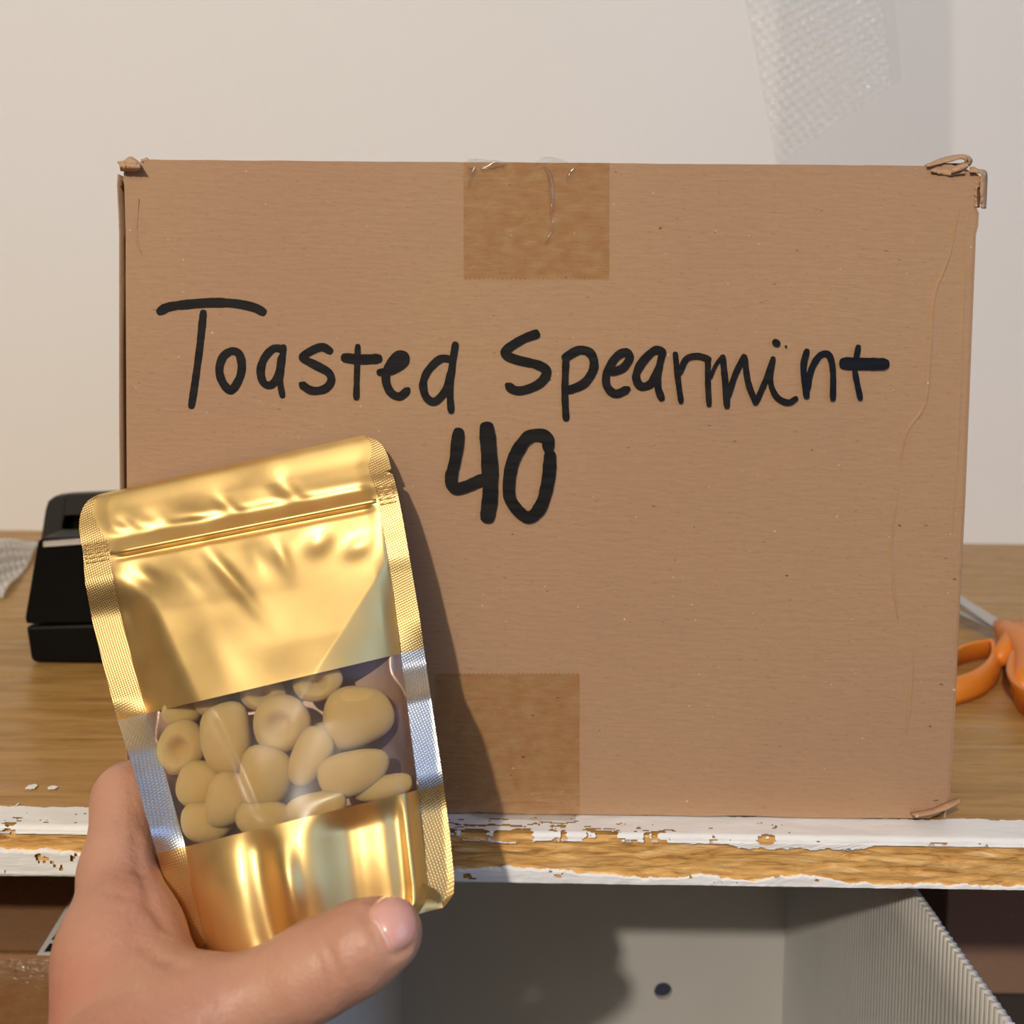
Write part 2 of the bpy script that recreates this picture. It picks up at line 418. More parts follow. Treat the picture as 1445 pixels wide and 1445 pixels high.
rows.append(np.stack([xs, np.full_like(xs, YF + 0.0012), np.minimum(z_low, zt - 0.0022)], -1))
V = np.concatenate(rows); nR = len(rows); fc = grid_faces(nR, len(xs))
# patches where the paint has flaked off again
cen = V[fc].mean(1)
U = px_of[np.clip(np.searchsorted(xs, cen[:, 0]), 0, len(xs) - 1)]
def fbm2(x, z, seed):
    out = 0
    for k_, a_ in ((1, 1.0), (2.3, 0.6), (5.1, 0.35)):
        xi, zi = x * k_, z * k_
        i0 = np.floor(xi); fz = np.floor(zi); tx = xi - i0; tz = zi - fz
        h = lambda a, b: np.modf(np.abs(np.sin(a * 127.1 + b * 311.7 + seed * 7.7) * 43758.5453))[0] * 2 - 1
        tx = tx * tx * (3 - 2 * tx); tz = tz * tz * (3 - 2 * tz)
        out = out + a_ * ((h(i0, fz) * (1 - tx) + h(i0 + 1, fz) * tx) * (1 - tz) + (h(i0, fz + 1) * (1 - tx) + h(i0 + 1, fz + 1) * tx) * tz)
    return out
chip = fbm2(cen[:, 0] * 170, cen[:, 2] * 380 - cen[:, 1] * 520, 3)
lim = np.interp(U, [0, 110, 640, 700, 860, 940, 990, 1040, 1110, 1180, 1300, 1445], [0.62, 0.7, 0.15, 0.05, 0.0, 0.25, 0.7, 0.75, 0.55, 0.8, 1.0, 1.0])
lim = lim + np.where(cen[:, 2] > zt - 0.0010, 0.25 + 0.6 * np.clip((cen[:, 1] - YF) / 0.012, 0, 1), 0.0)
keep = ~(chip > lim)
mesh('paint_layer', V, fc[keep], PAINT, shelf)
hi = np.array([1212, 1208, 1214, 1232, 1228, 1231, 1236, 1238, 1236, 1239, 1236, 1234, 1241, 1243, 1242, 1243])
hipx = np.interp(px_of, pxs, hi) + jag(xs, 15) * 5.0
z_hi = np.maximum(np.interp(hipx, np.linspace(1100, 1260, 161), zl), zb + 0.0006)
rows = [np.stack([xs, np.full_like(xs, YF + 0.0012), z_hi], -1)]
for k in range(9):
    t = k / 8.0
    rows.append(np.stack([xs, YF - 0.0007 + 0.00022 * jag(xs + k * 0.0007, 60), z_hi * (1 - t) + zb * t], -1))
rows.append(np.stack([xs, np.full_like(xs, YF + 0.002), np.full_like(xs, zb - 0.0003)], -1))
V = np.concatenate(rows); fc = grid_faces(len(rows), len(xs))
cen = V[fc].mean(1); U = px_of[np.clip(np.searchsorted(xs, cen[:, 0]), 0, len(xs) - 1)]
chip = fbm2(cen[:, 0] * 170, cen[:, 2] * 300, 9)
keep = ~((chip > np.interp(U, [0, 110, 640, 1445], [0.45, 0.55, 0.85, 0.9])) & (cen[:, 2] > zb + 0.0010))
mesh('paint_layer', V, fc[keep], PAINT, shelf)
# paint flecks dropped on the veneer left of the carton
for (x, y, l, wd_) in ((45, 1111, 16, 3), (75, 1112, 15, 2), (24, 1137, 3, 2)):
    a = onZ(x - l / 2, y, zt + 0.0004); b = onZ(x + l / 2, y, zt + 0.0004)
    pts = []
    for k in range(14):
        q = 2 * math.pi * k / 14
        pts.append(((a[0] + b[0]) / 2 + math.cos(q) * (b[0] - a[0]) / 2 * rnd.uniform(.75, 1.1), a[1] + math.sin(q) * 0.0016 * wd_ / 2 * rnd.uniform(.5, 1.2), zt + 0.0004))
    o = mesh('paint_fleck', pts, [tuple(range(14))], PAINT, shelf, False); solidify(o, 0.0004, 1)

# ------------------------------------------------------------------ the carton
BXZ = 0.0
box = tag(empty('cardboard_box', (0.013, 0.1, 0.001)), 'large kraft cardboard carton hand-lettered in black marker on the shelf', 'box')
def BP(px, py, y=0.0): return P(px, py, D0 + y)
z_bot = 0.0008
def bottom_px(px):
    return 1153 + (px - 700) * 0.002
# outline of the front panel in photo pixels (clockwise from top left), flat, 3 mm thick
outl = [(174, 252), (175, 240), (180, 233), (196, 231), (199, 227), (207, 225)]
for x in np.linspace(215, 1300, 60): outl.append((x, 225.5 + (x - 215) * (234 - 225.5) / 1085 + 0.5 * float(vnoise(x / 30, 3))))
outl += [(1306, 234), (1320, 232), (1342, 232), (1358, 237), (1370, 241), (1378, 245), (1386, 250), (1388, 258)]
right_edge = [(1380, 268), (1381, 292), (1385, 300), (1384, 318), (1381, 330), (1378, 400), (1374, 500), (1370, 600), (1366, 700), (1361, 800), (1356, 900), (1352, 1000), (1347, 1080), (1345, 1120), (1341, 1131)]
for (x, y) in right_edge: outl.append((x - 4 + 0.6 * float(vnoise(y / 17, 9)), y))
outl += [(1334, 1140), (1325, 1149)]
V0 = [BP(x, y) for x, y in outl]
for x in np.linspace(1310, 190, 40):
    p = BP(x, 1155); p[2] = z_bot + 0.0003 * (1 + float(vnoise(x / 40, 4))); V0.append(p)
ledge = [(186, 1100), (184, 1000), (182, 900), (181, 800), (179, 700), (178, 600), (178, 500), (177, 400), (177, 330), (176, 290), (175, 262), (173, 250)]
for (x, y) in ledge: V0.append(BP(x + 0.4 * float(vnoise(y / 13, 2)), y))
bm = bmesh.new()
vs_ = [bm.verts.new(tuple(p)) for p in V0]
f = bm.faces.new(vs_)
ext = bmesh.ops.extrude_face_region(bm, geom=[f])
for v in ext['geom']:
    if isinstance(v, bmesh.types.BMVert): v.co.y += 0.003
bmesh.ops.triangulate(bm, faces=list(bm.faces))
bmesh.ops.recalc_face_normals(bm, faces=list(bm.faces))
front = bm_obj('front_panel', bm, CARD, box)
xl_t, xl_b = float(BP(175, 240)[0]), float(BP(186, 1100)[0])
xr_t, xr_b = float(BP(1386, 300)[0]), float(BP(1346, 1120)[0])
ztop = float(BP(700, 230)[2])
DEPTH = 0.23
# right side panel turns the corner with a soft radius
rows = []
for (x, y) in right_edge:
    p = BP(x - 5, y); q = BP(x, y)
    r_ = q[0] - p[0]
    rows.append([(p[0] - 0.0005, -0.0001, p[2])] + [(p[0] + r_ * math.sin(a), 0.004 - 0.004 * math.cos(a), p[2]) for a in np.linspace(0.15, math.pi / 2, 6)] + [(q[0] + 0.0004, 0.05, p[2]), (q[0] - 0.001, DEPTH, p[2])])
rows.insert(0, [(v[0], max(v[1], 0.005), ztop - 0.0015) for v in rows[0]])
last = [list(v) for v in rows[-1]]
rows.append([(v[0] - 0.0005, v[1], 0.0012) for v in last])
V = [v for r in rows for v in r]
mesh('side_panel', V, grid_faces(len(rows), len(rows[0])), CARD, box)
# left side panel stands proud of the front panel's cut edge and leaves a dark slot
rows = []
lp = [(167, 246), (166, 262), (168, 300), (169, 330), (169, 450), (169, 600), (170, 700), (172, 800), (174, 900), (177, 1000), (180, 1100)]
for (x, y) in lp:
    p = BP(x, y, -0.0005)
    rows.append([(p[0], -0.0005, p[2]), (p[0] - 0.0006, 0.02, p[2]), (p[0] - 0.0002, 0.1, p[2]), (p[0] + 0.001, DEPTH, p[2])])
rows.append([(v[0], v[1], 0.0012) for v in rows[-1]])
o = mesh('side_panel', [v for r in rows for v in r], grid_faces(len(rows), 4), CARD, box); solidify(o, 0.0005, 0)
# inner glue flap behind the slot, back panel, top and bottom flaps
bm_obj('glue_flap', box_bm((xl_t + 0.001, 0.004, 0.002), (xl_t + 0.035, 0.007, ztop - 0.004)), CARD, box)
bm_obj('back_panel', box_bm((xl_t, DEPTH - 0.003, 0.001), (xr_b, DEPTH, ztop - 0.001)), CARD, box)
bm_obj('bottom_flap', box_bm((xl_t, 0.004, 0.001), (xr_b - 0.002, DEPTH - 0.004, 0.004)), CARD, box)
for a, b in ((0.0035, DEPTH / 2 - 0.0006), (DEPTH / 2 + 0.0006, DEPTH - 0.001)):
    bm_obj('top_flap', box_bm((xl_t + 0.004, a, ztop - 0.0045), (xr_b - 0.001, b, ztop - 0.0012), 0.0006), CARD, box)

# crumpled and torn corners: folded paper ribbons
def ribbon(name, A, B, ya, yb, mat, parent, th=0.0006, n=6, mid=0.0):
    A = catmull(A, 5); B = catmull(B, 5); k = min(len(A), len(B))
    ia = np.linspace(0, len(A) - 1, k * 2); ib = np.linspace(0, len(B) - 1, k * 2)
    A = np.stack([np.interp(ia, np.arange(len(A)), A[:, j]) for j in (0, 1)], -1); B = np.stack([np.interp(ib, np.arange(len(B)), B[:, j]) for j in (0, 1)], -1)
    rows = []
    for j in range(n):
        t = j / (n - 1)
        q = A * (1 - t) + B * t
        y = ya * (1 - t) + yb * t - mid * math.sin(math.pi * t) + 0.0005 * vnoise(np.arange(len(q)) * 0.5 + j * 3, 5 + j)
        rows.append(PA(q[:, 0], q[:, 1], D0 + y))
    V = np.concatenate(rows); V[:, 2] = np.maximum(V[:, 2], 0.0012)
    o = mesh(name, V, grid_faces(n, k * 2), mat, parent); solidify(o, th, 0)
    return o
c4 = lambda L: [(1245 + x * 200 / 1445, 190 + y * 200 / 1445) for x, y in L]
ribbon('torn_corner', c4([(430, 318), (600, 248), (755, 212), (860, 216), (912, 262), (885, 322)]), c4([(455, 325), (600, 292), (720, 262), (800, 240), (850, 262), (830, 300)]), 0.010, -0.001, TORN, box, mid=0.001)
ribbon('torn_corner', c4([(860, 232), (880, 270), (800, 300), (720, 330)]), c4([(900, 262), (870, 330), (790, 370), (700, 395)]), 0.001, -0.0015, TORN, box, mid=0.0015)
ribbon('torn_corner', c4([(500, 322), (600, 300), (700, 300), (800, 300)]), c4([(500, 375), (580, 400), (690, 415), (850, 395)]), 0.004, -0.0008, TORN, box, mid=0.001)
ribbon('torn_corner', c4([(890, 345), (930, 335), (980, 360), (1058, 385), (1060, 560), (1050, 755)]), c4([(900, 385), (960, 392), (1025, 405), (1000, 480), (1000, 640), (1015, 750)]), 0.003, -0.001, TORN, box, mid=0.0015)
ribbon('torn_corner', c4([(960, 470), (950, 600), (955, 740)]), c4([(985, 480), (990, 640), (985, 745)]), -0.0004, 0.004, TORN, box)
c2 = lambda L: [(140 + x * 200 / 1445, 200 + y * 200 / 1445) for x, y in L]
ribbon('crumpled_corner', c2([(185, 210), (250, 200), (315, 160), (370, 185), (425, 235)]), c2([(215, 235), (280, 215), (330, 225), (380, 225), (415, 245)]), 0.006, -0.002, TORN, box, mid=0.002)
ribbon('crumpled_corner', c2([(210, 232), (270, 215), (330, 222), (415, 240)]), c2([(215, 290), (290, 300), (350, 302), (425, 285)]), -0.002, 0.0, TORN, box, mid=0.003)
ribbon('crumpled_corner', c2([(425, 190), (450, 185), (490, 165)]), c2([(435, 205), (470, 195), (500, 182)]), 0.002, 0.0, TORN, box)
c8 = lambda L: [(1020 + x * 425 / 1445, 1045 + y * 400 / 1360) for x, y in L]
ribbon('torn_corner', c8([(900, 350), (1000, 330), (1060, 305), (1130, 278)]), c8([(930, 368), (1010, 352), (1080, 330), (1145, 292)]), -0.0006, -0.004, TORN, box, mid=0.001)

# soft creases and scuffs near the right edge: shallow raised folds
def crease(pts, wpx, h=0.00035):
    c = catmull(pts, 8)
    t = np.gradient(c, axis=0); nrm = np.stack([-t[:, 1], t[:, 0]], -1); nrm /= np.linalg.norm(nrm, axis=1)[:, None]
    ww = wpx * np.sin(np.linspace(0.08, math.pi - 0.08, len(c)))
    rows = [PA(c[:, 0] + nrm[:, 0] * ww * s, c[:, 1] + nrm[:, 1] * ww * s, D0 + (0.0002 if abs(s) > 0.9 else -h)) for s in (-1, -0.3, 0.3, 1)]
    mesh('crease', np.concatenate(rows), grid_faces(4, len(c)), CARD, box)
crease([(1356, 290), (1340, 360), (1318, 420), (1312, 500), (1305, 570), (1280, 610), (1270, 660)], 5)
crease([(1270, 690), (1258, 760), (1262, 830), (1268, 880)], 4)
crease([(1290, 910), (1285, 980), (1280, 1040)], 4)
crease([(1362, 330), (1358, 450), (1352, 600), (1344, 760)], 6, 0.0002)
crease([(196, 280), (192, 330), (200, 360)], 4)

# packing tape over the middle seam
def tape_patch(name, x0, x1, ytop, ybot, serr_bottom, mat, yo=-0.00035):
    A = []; B = []
    n = 64
    for k in range(n + 1):
        x = x0 + (x1 - x0) * k / n
        e = (3.5 if k % 2 else 0.0)
        A.append((x, ytop - (e if not serr_bottom else 0))); B.append((x, ybot + (e if serr_bottom else 0)))
    A = np.array(A); B = np.array(B); rows = []
    for t in np.linspace(0, 1, 10):
        q = A * (1 - t) + B * t
        rows.append(PA(q[:, 0], q[:, 1], D0 + yo + 0.00008 * vnoise(q[:, 0] / 25 + t * 9, 8)))
    return mesh(name, np.concatenate(rows), grid_faces(10, n + 1), mat, box)
tape_patch('packing_tape', 654, 860, 229, 392, True, TAPE)
tape_patch('packing_tape', 614, 818, 952, 1154, False, TAPE)
# tape running on over the top flaps
mesh('packing_tape', [(BP(654, 229)[0], -0.0003, ztop + 0.0004), (BP(860, 229)[0], -0.0003, ztop + 0.0004), (BP(860, 229)[0], DEPTH, ztop + 0.0004), (BP(654, 229)[0], DEPTH, ztop + 0.0004)], [(0, 1, 2, 3)], TAPE_LOOSE, box)
# lifted wrinkles of tape along the top edge
def wrinkle(pts, wpx, h, mat=TAPE_LOOSE):
    c = catmull(pts, 8)
    t = np.gradient(c, axis=0); nrm = np.stack([-t[:, 1], t[:, 0]], -1); nrm /= np.linalg.norm(nrm, axis=1)[:, None]
    ww = wpx * np.sin(np.linspace(0.15, math.pi - 0.1, len(c)))
    rows = []
    for s in np.linspace(-1, 1, 7):
        rows.append(PA(c[:, 0] + nrm[:, 0] * ww * s, c[:, 1] + nrm[:, 1] * ww * s, D0 - 0.0004 - h * math.cos(s * math.pi / 2) ** 0.7))
    mesh('tape_wrinkle', np.concatenate(rows), grid_faces(7, len(c)), mat, box)
c3 = lambda L: [(620 + x * 280 / 1445, 200 + y * 220 / 1135) for x, y in L]
wrinkle(c3([(750, 165), (790, 220), (815, 310), (820, 450), (800, 570)]), 5, 0.0016)
wrinkle(c3([(830, 570), (825, 640), (790, 700), (765, 735)]), 3.5, 0.0012)
wrinkle(c3([(265, 175), (235, 230), (205, 310)]), 4.5, 0.0016)
wrinkle(c3([(300, 200), (350, 180), (410, 150), (480, 185)]), 4, 0.0014)
wrinkle(c3([(920, 280), (960, 220), (990, 180)]), 4, 0.001)
ribbon('tape_wrinkle', c3([(210, 120), (280, 124), (380, 132), (480, 148)]), c3([(205, 190), (290, 200), (390, 190), (490, 160)]), 0.006, -0.0006, TAPE_LOOSE, box, 0.0001)
ribbon('tape_wrinkle', c3([(700, 150), (770, 112), (860, 122), (935, 148)]), c3([(700, 158), (770, 156), (860, 156), (935, 156)]), 0.006, -0.0004, TAPE_LOOSE, box, 0.0001)
cb = lambda L: [(620 + x * 400 / 1445, 1045 + y * 400 / 1445) for x, y in L]
ribbon('tape_wrinkle', cb([(150, 370), (300, 385), (480, 390), (700, 392)]), cb([(180, 385), (330, 405), (480, 425), (690, 405)]), -0.0006, -0.005, TAPE_LOOSE, box, 0.0001)

# handwriting: every letter its own ink shape on the panel
INK_Y = [-0.00012]
def stroke(pts, wid, taper=(0.8, 0.8), n=9):
    c = catmull(pts, n) if len(pts) > 2 else np.array([np.array(pts[0]) * (1 - t) + np.array(pts[1]) * t for t in np.linspace(0, 1, 20)])
    d = np.gradient(c, axis=0); d /= np.maximum(np.linalg.norm(d, axis=1), 1e-6)[:, None]
    nrm = np.stack([-d[:, 1], d[:, 0]], -1)
    s = np.concatenate([[0], np.cumsum(np.linalg.norm(np.diff(c, axis=0), axis=1))]); L = s[-1]
    h = wid / 2 * 1.13 * (1 + 0.07 * vnoise(s / 9, rnd.randint(0, 99)) + 0.04 * vnoise(s / 3, rnd.randint(0, 99)))
    e = wid * 0.35
    h = h * np.where(s < e, taper[0] + (1 - taper[0]) * s / e, 1) * np.where(L - s < e, taper[1] + (1 - taper[1]) * (L - s) / e, 1)
    left = c + nrm * h[:, None]; right = c - nrm * h[:, None]
    capA = [c[0] + (nrm[0] * math.cos(a) - d[0] * math.sin(a) * 0.6) * h[0] for a in np.linspace(0.35, math.pi - 0.35, 5)]
    capB = [c[-1] + (nrm[-1] * math.cos(a) + d[-1] * math.sin(a) * 0.6) * h[-1] for a in np.linspace(0.35, math.pi - 0.35, 5)]
    pts = np.concatenate([left, right, np.array(capA), np.array(capB)])
    N = len(c)
    fcs = [(i, i + 1, N + i + 1, N + i) for i in range(N - 1)]
    a0, b0 = 2 * N, 2 * N + 5
    fcs.append((0, *range(a0, a0 + 5), N)); fcs.append((N - 1, *range(b0, b0 + 5), 2 * N - 1))
    return pts, fcs
def letter(strokes, mat=INK):
    V = []; Fc = []
    for st in strokes:
        pts, fcs = stroke(*st)
        INK_Y[0] -= 0.000004
        b = len(V)
        N_ = (len(pts) - 10) // 2; ramp_ = np.concatenate([np.arange(N_), np.arange(N_), np.zeros(5), np.full(5, N_ - 1)]) * 6e-7
        V += list(PA(pts[:, 0], pts[:, 1], D0 + INK_Y[0] - ramp_))
        INK_Y[0] -= float(ramp_.max())
        Fc += [tuple(i + b for i in f) for f in fcs]
    return mesh('marker_letter', V, Fc, mat, box, False)
k5 = 520 / 1445; c5 = lambda L: [(200 + x * k5, 380 + y * k5) for x, y in L]
k6 = 600 / 1445; c6 = lambda L: [(680 + x * k6, 440 + y * k6) for x, y in L]
letter([(c5([(66, 168), (110, 147), (200, 136), (290, 131), (370, 135), (440, 150), (480, 170)]), 33 * k5), (c5([(242, 165), (228, 300), (208, 450), (194, 542)]), 26 * k5)])
letter([(c5([(350, 318), (318, 345), (304, 395), (318, 445), (350, 474), (382, 430), (392, 380), (380, 330), (345, 318)]), 29 * k5)])
letter([(c5([(552, 312), (515, 312), (480, 350), (466, 400), (478, 445), (510, 452), (538, 405), (550, 340)]), 28 * k5), (c5([(556, 300), (546, 400), (542, 440), (552, 500)]), 23 * k5)])
letter([(c5([(742, 322), (705, 305), (655, 325), (632, 348), (680, 375), (732, 405), (742, 440), (715, 470), (665, 475), (620, 447)]), 29 * k5, (.8, .4))])
letter([(c5([(790, 346), (860, 353), (934, 350)]), 36 * k5), (c5([(847, 298), (843, 420), (841, 508)]), 21 * k5)])
letter([(c5([(928, 405), (985, 395), (1028, 368), (1030, 338), (1000, 338), (966, 385), (957, 435), (976, 482), (1012, 498), (1048, 468)]), 29 * k5, (.8, .5)), (c5([(985, 380), (1015, 358)]), 34 * k5)])
letter([(c5([(1212, 352), (1170, 352), (1122, 398), (1103, 450), (1116, 502), (1150, 518), (1190, 475), (1214, 400)]), 27 * k5), (c5([(1230, 290), (1217, 380), (1208, 470), (1213, 560)]), 25 * k5)])
letter([(c6([(188, 74), (140, 92), (88, 125), (80, 145), (120, 163), (190, 180), (220, 203), (200, 240), (150, 264), (112, 266), (82, 246)]), 28 * k6, (.9, .4))])
letter([(c6([(286, 145), (283, 220), (282, 290), (286, 366)]), 21 * k6), (c6([(278, 158), (330, 130), (370, 142), (380, 190), (348, 242), (290, 268)]), 27 * k6)])
letter([(c6([(440, 205), (480, 190), (502, 155), (488, 136), (455, 155), (425, 205), (425, 252), (455, 278), (500, 260)]), 25 * k6, (.9, .6))])
letter([(c6([(618, 135), (585, 132), (542, 175), (524, 220), (540, 252), (575, 242), (605, 185)]), 25 * k6), (c6([(616, 130), (600, 200), (598, 255), (612, 297)]), 22 * k6)])
letter([(c6([(657, 140), (665, 220), (677, 308)]), 18 * k6), (c6([(670, 210), (695, 160), (735, 150), (775, 162)]), 20 * k6)])
letter([(c6([(768, 160), (768, 240), (772, 318)]), 18 * k6), (c6([(776, 225), (795, 180), (818, 150)]), 11 * k6), (c6([(818, 150), (827, 240), (833, 324)]), 20 * k6), (c6([(836, 290), (860, 215), (892, 148)]), 18 * k6), (c6([(892, 150), (905, 240), (932, 312)]), 19 * k6), (c6([(932, 308), (965, 230), (990, 158)]), 17 * k6)])
letter([(c6([(990, 156), (980, 230), (1000, 286), (1040, 308), (1070, 293)]), 18 * k6), (c6([(993, 100), (1008, 110)]), 21 * k6), (c6([(1031, 117), (1036, 118)]), 7 * k6)])
letter([(c6([(1105, 130), (1093, 190), (1104, 290)]), 20 * k6), (c6([(1105, 270), (1120, 195), (1150, 147), (1180, 147), (1193, 200), (1193, 298)]), 19 * k6)], INK2)
letter([(c6([(1224, 174), (1300, 176), (1377, 177)]), 37 * k6), (c6([(1280, 116), (1268, 190), (1275, 240), (1287, 296)]), 18 * k6)], INK2)
letter([(c5([(1243, 632), (1230, 740), (1213, 820), (1228, 858), (1270, 852), (1338, 822)]), 42 * k5), (c5([(1352, 612), (1363, 750), (1366, 880), (1354, 980)]), 56 * k5)])
letter([(c6([(225, 470), (222, 430), (190, 418), (150, 432), (108, 500), (92, 580), (100, 645), (155, 698), (200, 660), (225, 570), (232, 480)]), 38 * k6)])

# ------------------------------------------------------------------ stand-up pouch
tv = [0, .015, .03, .05, .08, .13, .2, .3, .4, .48, .6, .75, .85, .93, .965, 1]
LE = np.array([(142, 697), (128, 702), (118, 713), (113, 727), (111, 745), (117, 778), (120, 822), (131, 880), (150, 955), (166, 1017), (190, 1092), (221, 1205), (238, 1265), (258, 1322), (270, 1345), (288, 1366)], float)
RE = np.array([(513, 614), (530, 619), (541, 629), (548, 645), (553, 665), (560, 690), (569, 735), (581, 805), (592, 870), (598, 914), (611, 1005), (626, 1106), (635, 1180), (641, 1240), (640, 1263), (625, 1281)], float)
def sm(a, b, x):
    t = np.clip((x - a) / (b - a), 0, 1); return t * t * (3 - 2 * t)
def gs(x, c, wd_): return np.exp(-((x - c) / wd_) ** 2)
DT, DB = 0.3355, 0.262
def smooth_tab(xs_, ys_, sig):
    g_ = np.linspace(-0.3, 1.3, 1601); y_ = np.interp(g_, xs_, ys_)
    # carry the end slopes on so that smoothing does not bend the ends
    y_ = np.where(g_ < xs_[0], ys_[0] + (ys_[1] - ys_[0]) / (xs_[1] - xs_[0]) * (g_ - xs_[0]), np.where(g_ > xs_[-1], ys_[-1] + (ys_[-1] - ys_[-2]) / (xs_[-1] - xs_[-2]) * (g_ - xs_[-1]), y_))
    k_ = np.exp(-(np.arange(-120, 121) * 0.001 / sig) ** 2 / 2); k_ /= k_.sum()
    z_ = np.convolve(np.pad(y_, 120, mode='edge'), k_, 'valid')
    return lambda v: np.interp(v, g_, z_)
_edge = [smooth_tab(tv, a_, .006) for a_ in (LE[:, 0], LE[:, 1], RE[:, 0], RE[:, 1])]
_base = smooth_tab([0, .13, 1], [.3420, .3265, DB], .012)
_amp = smooth_tab([0, .15, .25, .40, .55, .75, .88, 1], [0, 0, .0025, .0085, .0125, .0145, .0125, .0070], .035)
def base_depth(v): return _base(v)
def uL(v): return np.interp(v, [0, .13, .48, .75, 1], [.015, .085, .095, .10, .06])
def uR(v): return np.interp(v, [0, .06, .13, .3, .48, .75, 1], [.995, .93, .935, .935, .925, .912, .90])
def pouch_xy(u, v):
    lx, ly, rx, ry = (f_(v) for f_ in _edge)
    return lx + (rx - lx) * u - 6.5 * np.exp(-((v - .082) / .0035) ** 2) * sm(.972, 1, u), ly + (ry - ly) * u
def bulge(u, v):
    s = np.clip((u - uL(v)) / (uR(v) - uL(v)), 0, 1)
    A = _amp(v) * sm(.10, .20, v)
    return A * (4 * s * (1 - s)) ** 0.55, s
def front_depth(u, v):
    b, s = bulge(u, v)
    D = base_depth(v) - b
    ins = sm(0.0, 0.06, s) * (1 - sm(0.94, 1.0, s))
    # zip: a pressed groove with a double bead
    D += 0.0017 * gs(v, .117, .016) * (0.35 + 0.65 * ins) - 0.0013 * gs(v, .147, .007) * ins + 0.0008 * gs(v, .161, .006) * ins
    # dents in the lip above the zip
    for (c, vv, a, wu, wv) in ((.22, .095, .0011, .05, .03), (.47, .09, .0013, .035, .03), (.60, .06, -.0008, .06, .03), (.70, .085, .0016, .04, .035), (.36, .1, -.0008, .05, .02), (.1, .09, .0008, .03, .02)):
        D += a * ins * gs(s - (v - vv) * 0.6, c, wu) * gs(v, vv, wv)
    # dents below the zip
    for (c, vv, a, wu, wv, sk) in ((.12, .22, .0020, .05, .035, .8), (.26, .235, -.0010, .05, .05, .8), (.42, .25, .0017, .035, .07, .9), (.53, .22, -.0008, .04, .04, .4), (.62, .225, .0010, .03, .04, .3), (.76, .21, .0014, .05, .025, -.5), (.90, .235, .0012, .05, .02, -.6), (.33, .38, -.0009, .08, .08, 0.3), (.55, .40, .0007, .10, .06, 0.)):
        D += a * ins * gs(s - (v - vv) * sk, c, wu) * gs(v, vv, wv)
    # hollow fold running down inside the left seal
    D += 0.0080 * (1 - sm(.0, .11 + np.clip(v - .2, 0, .4) * .38, s)) * sm(.19, .30, v) * (1 - sm(.47, .56, v))
    # right-hand facet: film falls away beyond a ridge that runs down and left
    ridge = 1.0 - (v - .27) / .21 * .34
    t = np.clip(s - ridge, 0, 1)
    fa = sm(.24, .30, v) * (1 - sm(.50, .58, v))
    D += fa * (0.020 * t + 0.010 * t * t)
    # lower panel: facets pulled by the thumb
    lo = sm(.72, .80, v)
    D += lo * (-0.0030 * gs(s, .40, .06) * gs(v, .88, .09) + 0.0030 * gs(s, .30, .07) + 0.0060 * sm(.48, .70, s) - 0.0020 * sm(.72, .85, s) - 0.0030 * gs(s, .94, .03))
    # film clinging to the sweets
    wn = sm(.48, .53, v) * (1 - sm(.71, .76, v)) * ins
    D += wn * (0.0004 * np.sin(s * 17 + v * 9) * np.sin(v * 31 + s * 5) + 0.0012 * gs(s, .30 + (v - .6) * .4, .03))
    # seals flex a little
    D += 0.0010 * (1 - ins) * np.sin(v * 14 + u * 3)
    # left seal near the window is bent forward by the hand
    lf = np.clip((uL(v) - u) / 0.1, 0, 1) * sm(.44, .5, v)
    D += (0.0045 * sm(.70, .80, v) - 0.0055 * (1 - sm(.70, .80, v))) * lf
    rf = np.clip((u - uR(v)) / 0.075, 0, 1) * sm(.40, .5, v)
    D += 0.0022 * rf
    return D
def back_depth(u, v):
    b, s = bulge(u, v)
    return np.maximum(base_depth(v) + b * np.interp(v, [0, .5, 1], [.7, .9, 1.3]), front_depth(u, v) + 0.0003)
pouch_base = P(440, 1330, 0.265)
pouch = tag(empty('stand_up_pouch', tuple(pouch_base)), 'gold foil zip pouch with a clear window held up in front of the carton', 'pouch')
def film(name, u0, u1, v0, v1, nu, nv, mat, fn=front_depth, th=0.00012):
    v = np.linspace(v0, v1, nv)[:, None] * np.ones((1, nu))
    t = np.linspace(0, 1, nu)[None, :]
    a = u0(v) if callable(u0) else u0; b = u1(v) if callable(u1) else u1
    u = a + (b - a) * t
    x, y = pouch_xy(u, v)
    V = PA(x, y, fn(u, v)).reshape(-1, 3)
    return mesh(name, V, grid_faces(nv, nu), mat, pouch)
VW0, VW1 = .48, .75
film('upper_foil_panel', uL, uR, 0, VW0, 150, 150, GOLD)
film('window_film', uL, uR, VW0, VW1, 130, 90, FILM)
film('lower_foil_panel', uL, uR, VW1, 1, 130, 90, GOLD)
for a, b in ((0, uL), (uR, 1)):
    film('side_seal', a, b, 0, VW0, 22, 240, GOLD_SEAL)
    film('side_seal', a, b, VW0, VW1, 14, 70, SILVER_SEAL)
    film('side_seal', a, b, VW1, 1, 14, 60, GOLD_SEAL)
film('back_foil_panel', 0, 1, 0, 1, 160, 260, INNER, back_depth)
# bottom gusset folded up between the two walls
nu = 60; u = np.linspace(0, 1, nu)
x, y = pouch_xy(u, np.ones(nu)); fr = PA(x, y, front_depth(u, np.ones(nu))); bk = PA(x, y, back_depth(u, np.ones(nu)))
x2, y2 = pouch_xy(u, np.full(nu, .88)); md = PA(x2, y2, base_depth(.88) + 0 * u)
md = fr * 0.5 + bk * 0.5 + (md - (fr + bk) / 2) * (np.sin(np.pi * u) ** 0.5)[:, None]
mesh('bottom_gusset', np.concatenate([fr, md, bk]), grid_faces(3, nu), GOLD, pouch)
